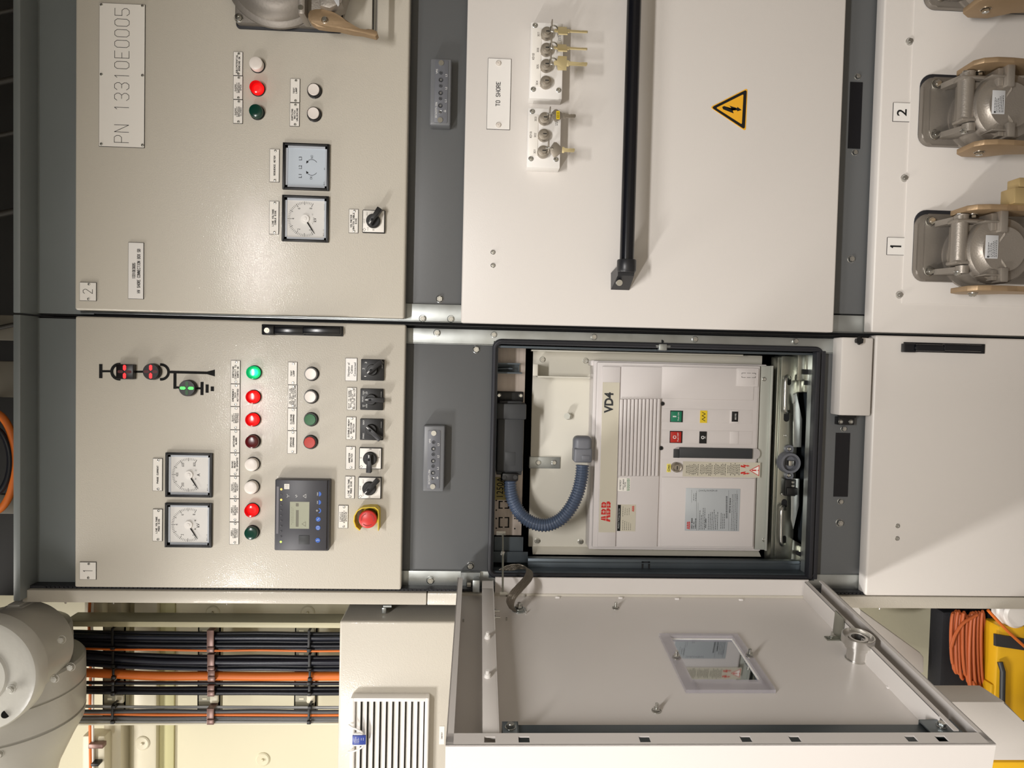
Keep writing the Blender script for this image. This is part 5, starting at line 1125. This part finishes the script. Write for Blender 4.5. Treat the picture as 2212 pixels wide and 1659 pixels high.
# ================================================================== left of the cabinets: wall details, cable ladder, cables
CREAMP = mat('cream painted steel', (222, 216, 194), .4, bump=(120, .2), var=.03)
SHAD = mat('shaded cream paint', (202, 196, 164), .45, var=.05)  # darker copy of the cream, shade put into the rail's colour
WY = 420
mb = MB(); mb.pbox(287, 1290, 338, 1800, WY - 26, WY, 6); struct('trim_1', mb, CREAMP)
mb = MB(); mb.pbox(222, 1290, 262, 1800, WY - 50, WY, 8); struct('trim_2', mb, CREAMP)
mb = MB(); mb.pbox(342, 1290, 376, 1800, WY - 8, WY, 3); struct('trim_3', mb, mat('greenish cream seam', (204, 200, 152), .5))
for u, v, lb_ in ((460, 1323, 'cream insulation disc beside the cabinet edge, over the cable ladder'), (308, 1605, 'cream insulation disc on the raised wall strip'), (568, 1640, 'cream insulation disc on the plain wall below the cables'), (665, 1323, 'cream insulation disc near the small cabinet corner')):
    q = pt(u, v, WY if u != 308 else WY - 26); mb = MB(); mb.lathe(q, (0, -1, 0), [(0, 19), (2, 19), (4, 16), (3, 4), (8, 3.5), (9, 0)], 36); build(mb, 'insulation_disc', WALLW if u != 308 else CREAMP, label=lb_, cat='disc', group='insulation fixing discs')
ld = thing('cable_ladder', 'cream cable ladder with slotted rungs behind the vertical cables', 'cable ladder', pt(450, 1455, 330))
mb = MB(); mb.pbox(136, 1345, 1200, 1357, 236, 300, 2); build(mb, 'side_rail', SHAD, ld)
mb = MB(); mb.pbox(136, 1562, 1200, 1567, 236, 300, 2); build(mb, 'side_rail', CREAMP, ld)
for u in (246, 451, 660):
    mb = MB(); xl, xr, zb, zt = rect(u - 24, 1352, u + 24, 1562, 262)
    mb.box(xl, xr, 262, 266, zb, zt); mb.box(xl, xr, 262, 284, zb, zb + 3); mb.box(xl, xr, 262, 284, zt - 3, zt)
    rg = build(mb, 'rung', mat('shaded rung paint', (168, 164, 144), .5), ld)  # beige darkened: the shadow on the rungs is in their colour
    mb = MB()
    for v in (1362, 1411, 1453, 1480, 1508): mb.pbox(u - 14, v, u - 5 + 1, v + 4, 261.4, 262); mb.pbox(u + 2, v + 4, u + 15, v + 9, 261.4, 262)
    build(mb, 'rung_slots', mat('pale slot', (232, 226, 200), .5), rg)
    mb = MB(); mb.pbox(u + 2, 1502, u + 20, 1520, 252, 262, 3); build(mb, 'bracket_tab', CREAMP, rg)
CB = mat('black cable sheath', (26, 28, 36), .35); CN = mat('navy black cable sheath', (34, 38, 50), .3); COR = mat('orange cable sheath', (226, 118, 44), .45); CG = mat('grey cable sheath', (188, 190, 192), .35); CDG = mat('dark grey cable sheath', (82, 84, 88), .4)
cables = [(1369, -4, 4.6, CB), (1377.5, -5, 5.2, CN), (1386.5, -5, 5.4, CB), (1394.5, -5, 4.6, CB), (1401, -4, 3.2, CN), (1405.5, -5, 2.3, COR),
          (1420.5, -14, 5.2, CB), (1430, -14, 6.2, CN), (1439, -12, 5.2, CB), (1446, -12, 3.6, CN), (1460, -8, 9.3, COR), (1475.5, -1, 3.8, CB), (1488, -1, 5.6, CB), (1496.5, -3, 5.0, CB),
          (1527.5, -2, 3.2, CG), (1537, 0, 4.2, CDG), (1543.8, -3, 2.9, COR), (1549.5, 0, 3.0, CDG), (1554.5, 0, 3.0, CG), (1559.5, 0, 2.8, CG)]
names = {id(CB): 'black', id(CN): 'blue black', id(COR): 'orange', id(CG): 'light grey', id(CDG): 'dark grey'}
cnt = {}; rng = random.Random(3)
sc = lambda y: (1527 + y) / 1530.0
for i, (v, dv, r, m_) in enumerate(cables):
    cy = 246 + (-4.5 if i % 2 else 4.5) - (4 if r > 8 else 0) - (9 if m_ is COR and r < 4 else 0); w1 = rng.uniform(-1.5, 1.5)
    P = spline([pt(80, v + dv * 1.5, cy), pt(165, v + dv, cy), pt(246, v + dv * .55, cy), pt(340, v + dv * .15 + w1, cy), pt(457, v, cy), pt(560, v + w1 * .8, cy), pt(668, v + .8, cy), pt(735, v + .6, cy + 2), pt(830, v + .6, cy + 4)], 6)
    mb = MB(); mb.tube(P, r * sc(cy), 14); nm = names[id(m_)]; th_ = 'thick' if r > 8 else 'thin' if r < 3.3 else 'medium'
    side = 'nearest the cabinets' if i < 6 else 'second bundle from the cabinets' if i < 10 else 'middle of the ladder' if i < 14 else 'bundle farthest from the cabinets'
    key = (nm, th_, side)
    build(mb, 'cable', m_, label='%s %s cable in the vertical run, %s' % (th_, nm, side), cat='cable', group='%s %s cables, %s' % (th_, nm, side), ang=60)
BRN = mat('brown coated strap', (128, 100, 92), .35, .3)
for u, m_, tie, nm, gr in ((455, BRN, False, 'cable_clamp', 'brown metal clamps over the cables'), (243, BLACK, True, 'cable_tie', 'black ties on the cables above the clamps'), (668, BLACK, True, 'cable_tie', 'black ties on the cables by the small cabinet')):
    for k, (v0, v1) in enumerate(((1363, 1408), (1415, 1450), (1450, 1471), (1472, 1480), (1482, 1503), (1524, 1532), (1532, 1564))):
        if not tie and k in (3, 5): continue
        dv = (-8, -13, -7, -1, -1, -2, -1)[k] * .55 if u == 243 else 0
        uu = u + (k % 3) - 1; y_ = 232 if k != 2 else 226
        hw = 7.5 if not tie else 2.6
        mb = MB(); mb.pbox(uu - hw, v0 + dv - 1, uu + hw, v1 + dv + 1, y_ - 2, y_ + 1, .6)
        xl, xr, zb, zt = rect(uu - hw, v0 + dv - 1, uu + hw, v1 + dv + 1, y_ - 2); mb.box(xl, xl + 2, y_ - 1, 262, zb, zt); mb.box(xr - 2, xr, y_ - 1, 262, zb, zt)
        if tie: mb.pbox(uu - 4.5, v1 + dv - 6, uu + 4.5, v1 + dv + 1, y_ - 6, y_, 1)
        else: mb.pbox(uu - hw, v1 + dv - 9, uu + hw, v1 + dv + 2, y_ - 6, y_, 1)
        wh_ = ['black bundle nearest the cabinets', 'second black bundle', 'thick orange cable', 'single black cable', 'two black cables', 'light grey cable', 'bundle farthest from the cabinets'][k]
        pos = 'brown clamp' if not tie else ('black tie near the motor' if u == 243 else 'black tie near the small cabinet')
        build(mb, nm, m_, label='%s around the %s' % (pos, wh_), cat='clamp' if not tie else 'cable tie', group=gr)
# horizontal orange and white wires on the wall
for k, (u, m_, r, lb_) in enumerate(((195, COR, 3.4, 'thin orange wire running across behind the cable ladder'), (200.5, WHITE, 2.6, 'thin white wire running across behind the cable ladder'))):
    P = spline([pt(u, 1290, 330), pt(u - 2, 1350, 330), pt(u + 1, 1450, 330), pt(u, 1560, 330), pt(u + 3, 1790, 330)], 6)
    mb = MB(); mb.tube(P, r * sc(330), 10); build(mb, 'wall_wire', m_, label=lb_, cat='cable')
mb = MB(); mb.pbox(180, 1290, 222, 1345, 340, 372, 8); build(mb, 'wire_bracket', CREAMP, label='cream wire bracket on the wall beside the cabinet edge', cat='bracket')
mb = MB(); mb.pbox(176, 1590, 226, 1720, 336, 380, 6); build(mb, 'wire_bracket', CREAMP, label='cream wire bracket with a brown clamp, beside the grey motor', cat='bracket')
mb = MB(); mb.pbox(190, 1608, 222, 1618, 316, 336, 2); build(mb, 'cable_clamp', BRN, label='brown clamp on the horizontal orange and white wires', cat='clamp')
mb = MB(); mb.pbox(196, 1650, 212, 1656, 314, 336, 1); build(mb, 'cable_tie', BLACK, label='black tie on the horizontal orange and white wires', cat='cable tie')
# grey motor at the upper left corner of the room
GM = mat('grey painted casting', (200, 199, 192), .28, bump=(90, .25), var=.03)
MY = 60
cm = pt(12, 1480, MY)
th = thing('gearbox_motor', 'grey painted cast motor with domed cover and bolts, beside the cables', 'motor', cm)
prof = [(1318, 0), (1319, 30), (1326, 52), (1350, 104), (1358, 122), (1365, 126), (1428, 129), (1429, 148), (1434, 152), (1478, 153), (1479, 150), (1482, 150), (1483, 153), (1540, 153), (1541, 149), (1545, 149), (1546, 153), (1566, 150), (1600, 132), (1660, 104), (1720, 90), (1722, 0)]
mb = MB(); mb.lathe((PX(12, 1318, MY), MY, cm.z), (-1, 0, 0), [(PX(12, 1318, MY) - PX(12, v, MY), r * 1.0) for v, r in prof], 72); build(mb, 'body', GM, th, ang=28)
mb = MB(); mb.cyl((cm.x, MY, cm.z + 60), (cm.x, MY, 2898), 58, n=32); build(mb, 'mounting_neck', GM, th)
q = pt(-50, 1461, -110)
mb = MB(); mb.lathe((q.x, 50, q.z), (0, -1, 0), [(0, 96), (120, 98), (122, 114), (152, 114), (158, 111), (160, 104), (160.5, 60), (164, 56), (165, 0)], 72); build(mb, 'round_cover', GM, th, ang=32)
mb = MB()
mb.pbox(8, 1312, 48, 1338, MY - 60, MY, 6); mb.pbox(14, 1306, 42, 1320, MY - 55, MY - 5, 4)
mb.cyl(pt(72, 1330, MY - 30), pt(76, 1312, MY - 30), 26, 24, 32); build(mb, 'bosses', GM, th)
for u, v, y_ in ((134, 1381, -20), (119, 1465, -50), (154, 1440, -10), (25, 1488, -114), (0, 1628, -70)): bolt(u, v, y_, 9, th, True, 'painted_bolt', GM)
mb = MB(); mb.cyl(pt(12, 1543, -111.5), pt(12, 1543, -105), 7.5, n=20); build(mb, 'hole', VOID, th)
# small wall cabinet with vent grille
q = pt(760, 1500, 70)
th = thing('wall_cabinet', 'small light grey wall cabinet with a louvred vent, beside the open door', 'cabinet', (q.x, 400, PZ(1150, 1500, 70)))
xl, xr, zb, zt = rect(730, 1343, 1150, 1800, 70)
mb = MB(); mb.box(xl, xr, 70, 400, zb, zt, 6, 3); build(mb, 'case', PAINT, th)
mb = MB(); mb.pbox(824, 1313, 834, 1326, 110, 150, 2); mb.cyl(pt(828, 1309, 100), pt(846, 1309, 100), 4); build(mb, 'hinge_pin', GALV, th)
xl, xr, zb, zt = rect(755, 1508, 924, 1800, 44)
mb = MB(); w = 9
mb.box(xl, xr, 44, 70, zt - w, zt, 2.5); mb.box(xl, xr, 44, 70, zb, zb + w, 2.5); mb.box(xr - w, xr, 44, 70, zb + w * .6, zt - w * .6, 2.5); mb.box(xl, xl + w, 44, 70, zb + w * .6, zt - w * .6, 2.5); vf = build(mb, 'vent_frame', WHITE, th)
mb = MB(); mb.box(xl + w, xr - w, 66, 69, zb + w, zt - w); build(mb, 'filter', mat('dark filter mat', (58, 58, 54), .9), th)
for k in range(11):
    z_ = zt - w - 4 - k * 14.1; mb = MB()
    mb.hexa([(xl + 6, 46, z_ - 8), (xr - 8, 46, z_ - 8), (xr - 8, 49, z_ - 9), (xl + 6, 49, z_ - 9), (xl + 6, 58, z_ + 3), (xr - 8, 58, z_ + 3), (xr - 8, 62, z_ + 2), (xl + 6, 62, z_ + 2)])
    build(mb, 'louvre', WHITE, th)
tg = thing('cable_tag', 'blue tag held by white ties on the vent louvres', 'tag', pt(775, 1598, 30))
mb = MB(); mb.pbox(761, 1589, 790, 1609, 26, 30, .8); bt = build(mb, 'blue_card', mat('blue tag card', (44, 66, 150), .4), tg)
mb = MB(); textlines(mb, 764, 1592, 776, 1606, 25.8, 4, 91, .9, left=True, wd=3); textlines(mb, 778, 1592, 787, 1600, 25.8, 2, 92, .9, wd=2); build(mb, 'tag_print', WINK, bt)
mb = MB(); mb.tube(spline([pt(753, 1566, 40), pt(762, 1572, 34), pt(774, 1577, 32), pt(783, 1584, 32), pt(786, 1600, 34), pt(784, 1612, 34), pt(774, 1619, 34), pt(762, 1623, 36), pt(752, 1624, 40)], 6), 2, 8); mb.pbox(764, 1585, 783, 1589, 28, 34, .6); mb.pbox(764, 1609, 783, 1612, 28, 34, .6); build(mb, 'tie', WHITE, tg)
mb = MB(); mb.pbox(949, 1569, 960, 1608, 69, 70); lb = build(mb, 'case_label', LAB, th); mb = MB(); stext(mb, 'ENERGY', 954.5, 1589, 68.8, 3, 15, .5); build(mb, 'label_lettering', INK, lb)
# side bolts of cabinet 1
for u, v in ((142, 1306), (245, 1306), (490, 1309), (1900, 1320)):
    q = pt(u, v, 14); bolt(0, 0, 0, 5, cab1, True, 'side_bolt', P=(XS, 14, q.z), ax=Vector((-1, 0, 0)), stud=7)
# ================================================================== above the cabinets: added dark sheet for the shade, hangers and cables
DK = mat('painted deckhead shade', (44, 44, 44), .7, var=.15)
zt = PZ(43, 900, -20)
mb = MB(); mb.box(XS - 30, XR, 130, 150, zt + 14, 2900); struct('shade_sheet', mb, DK)  # added dark sheet, stands in for the deep shade behind the hangers
for u, v0, v1, y_, lb_ in ((12, 680, 735, 60, 'dark steel hanger plate above the seam of the two cabinets'), (16, 780, 858, 70, 'grey steel hanger plate above cabinet 1, nearer the seam'), (16, 1068, 1110, 80, 'grey steel hanger plate above cabinet 1, nearer the motor')):
    mb = MB(); mb.pbox(u - 60, v0, u + 22, v1, y_, y_ + 14, 2); build(mb, 'hanger_plate', mat('grey hanger', (112, 108, 98), .6), label=lb_, cat='bracket')
for k, v in enumerate((20, 170, 285, 455, 700)):
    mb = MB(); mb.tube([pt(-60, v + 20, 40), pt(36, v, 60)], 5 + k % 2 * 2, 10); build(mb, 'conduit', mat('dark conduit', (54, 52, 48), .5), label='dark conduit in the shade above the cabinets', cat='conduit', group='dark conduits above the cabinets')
mb = MB(); q = pt(-16, 998, 50); mb.tube([(q.x + 108 * math.cos(t * math.pi / 24), 50, q.z + 48 * math.sin(t * math.pi / 24)) for t in range(-26, 27)], 8, 12); build(mb, 'cable', COR, label='orange cable loop above cabinet 1, in the shade', cat='cable')
mb = MB(); q = pt(-24, 996, 44); mb.tube([(q.x + 76 * math.cos(t * math.pi / 24), 44, q.z + 44 * math.sin(t * math.pi / 24)) for t in range(-26, 27)], 6, 12); build(mb, 'cable', CB, label='black cable loop inside the orange one above cabinet 1', cat='cable')
# ================================================================== low right corner: stored gear behind the open door
mb = MB(); mb.ppoly([(1858, 1316), (1988, 1410), (1996, 1420), (1996, 1454), (1955, 1454), (1840, 1420)], 150, 300, 3); jb = build(mb, 'junction_box', PAINT2, label='pale sloping junction box partly behind the open door', cat='box')
mb = MB(); mb.pbox(2028, 1322, 2400, 1720, 120, 175, 12); build(mb, 'tool_bag', mat('black fabric bag', (26, 26, 30), .8, bump=(400, .4)), label='black bag behind the hanging orange cord', cat='bag')
ec = thing('extension_cord', 'coiled orange extension cord hanging in front of the black bag', 'cord', pt(2088, 1400, 100))
mb = MB(); rr = random.Random(9)
for k in range(13):
    uc = 2057 + k * 5.4; yy = 98 + rr.uniform(-6, 4); tp = 1328 + rr.uniform(-8, 4); bt_ = 1440 + k * 5 + rr.uniform(-8, 12) - (20 if k > 10 else 0)
    P = []
    for t in range(20):
        a_ = t * math.pi / 10; P.append(pt(uc + 6 * math.cos(a_) + 3 * math.sin(a_ * .5 + k), (tp + bt_) / 2 - (bt_ - tp) / 2 * math.sin(a_), yy + 9 * math.cos(a_)))
    mb.tube(P, 3.8, 8, True)
mb.tube(spline([pt(2054, 1400, 82), pt(2064, 1370, 80), pt(2082, 1345, 80), pt(2110, 1328, 84)], 6), 3.8, 8)
mb.tube(spline([pt(2100, 1470, 90), pt(2110, 1490, 84), pt(2122, 1503, 80), pt(2140, 1514, 80)], 6), 3.8, 8)
build(mb, 'coil', mat('orange cord sheath', (192, 98, 52), .5), ec)
yc = thing('yellow_case', 'yellow plastic case with dark strap in the low corner', 'case', pt(2190, 1440, 60))
mb = MB(); mb.pbox(2152, 1352, 2400, 1560, 60, 118, 10); mb.pbox(2140, 1478, 2160, 1560, 66, 116, 5); build(mb, 'shell', mat('yellow case shell', (226, 176, 30), .4), yc)
mb = MB(); mb.hexa([(PX(2150, 1396, 54), 54, PZ(2152, 1396, 54)), (PX(2150, 1370, 54), 54, PZ(2150, 1370, 54)), (PX(2150, 1370, 54), 60, PZ(2150, 1370, 54)), (PX(2150, 1396, 54), 60, PZ(2150, 1396, 54)), (PX(2260, 1412, 54), 54, PZ(2260, 1412, 54)), (PX(2260, 1388, 54), 54, PZ(2260, 1388, 54)), (PX(2260, 1388, 54), 60, PZ(2260, 1388, 54)), (PX(2260, 1412, 54), 60, PZ(2260, 1412, 54))]); mb.tube([pt(2160, 1430, 52), pt(2166, 1450, 46), pt(2164, 1560, 46)], 6, 10); build(mb, 'strap', DPLAS, yc)
mb = MB(); q = pt(2200, 1330, 50); mb.lathe((q.x, 50, q.z), (0, 1, 0), [(0, 0), (0, 26), (6, 32), (20, 32), (24, 36), (40, 36)], 32); build(mb, 'white_reel', WHITE, label='round white lid at the end of the yellow case', cat='lid')
mb = MB(); mb.tube(spline([pt(2134, 1318, 40), pt(2160, 1346, 38), pt(2190, 1376, 38), pt(2240, 1420, 38)], 6), 3.6, 8); build(mb, 'cord', COR, label='single orange cord crossing the yellow case', cat='cord')
mb = MB(); mb.ppoly([(2030, 1516), (2170, 1516), (2250, 1600), (2440, 1600), (2440, 1643), (2060, 1643)], -200, -130, 3); build(mb, 'equipment_cover', PAINT2, label='plain pale grey cover standing in front of the yellow case', cat='cover')
mb = MB(); mb.pbox(2135, 1646, 2440, 1720, -160, -100, 4); build(mb, 'yellow_box', mat('yellow case shell', (226, 176, 30)), label='yellow box edge below the plain grey cover', cat='box')
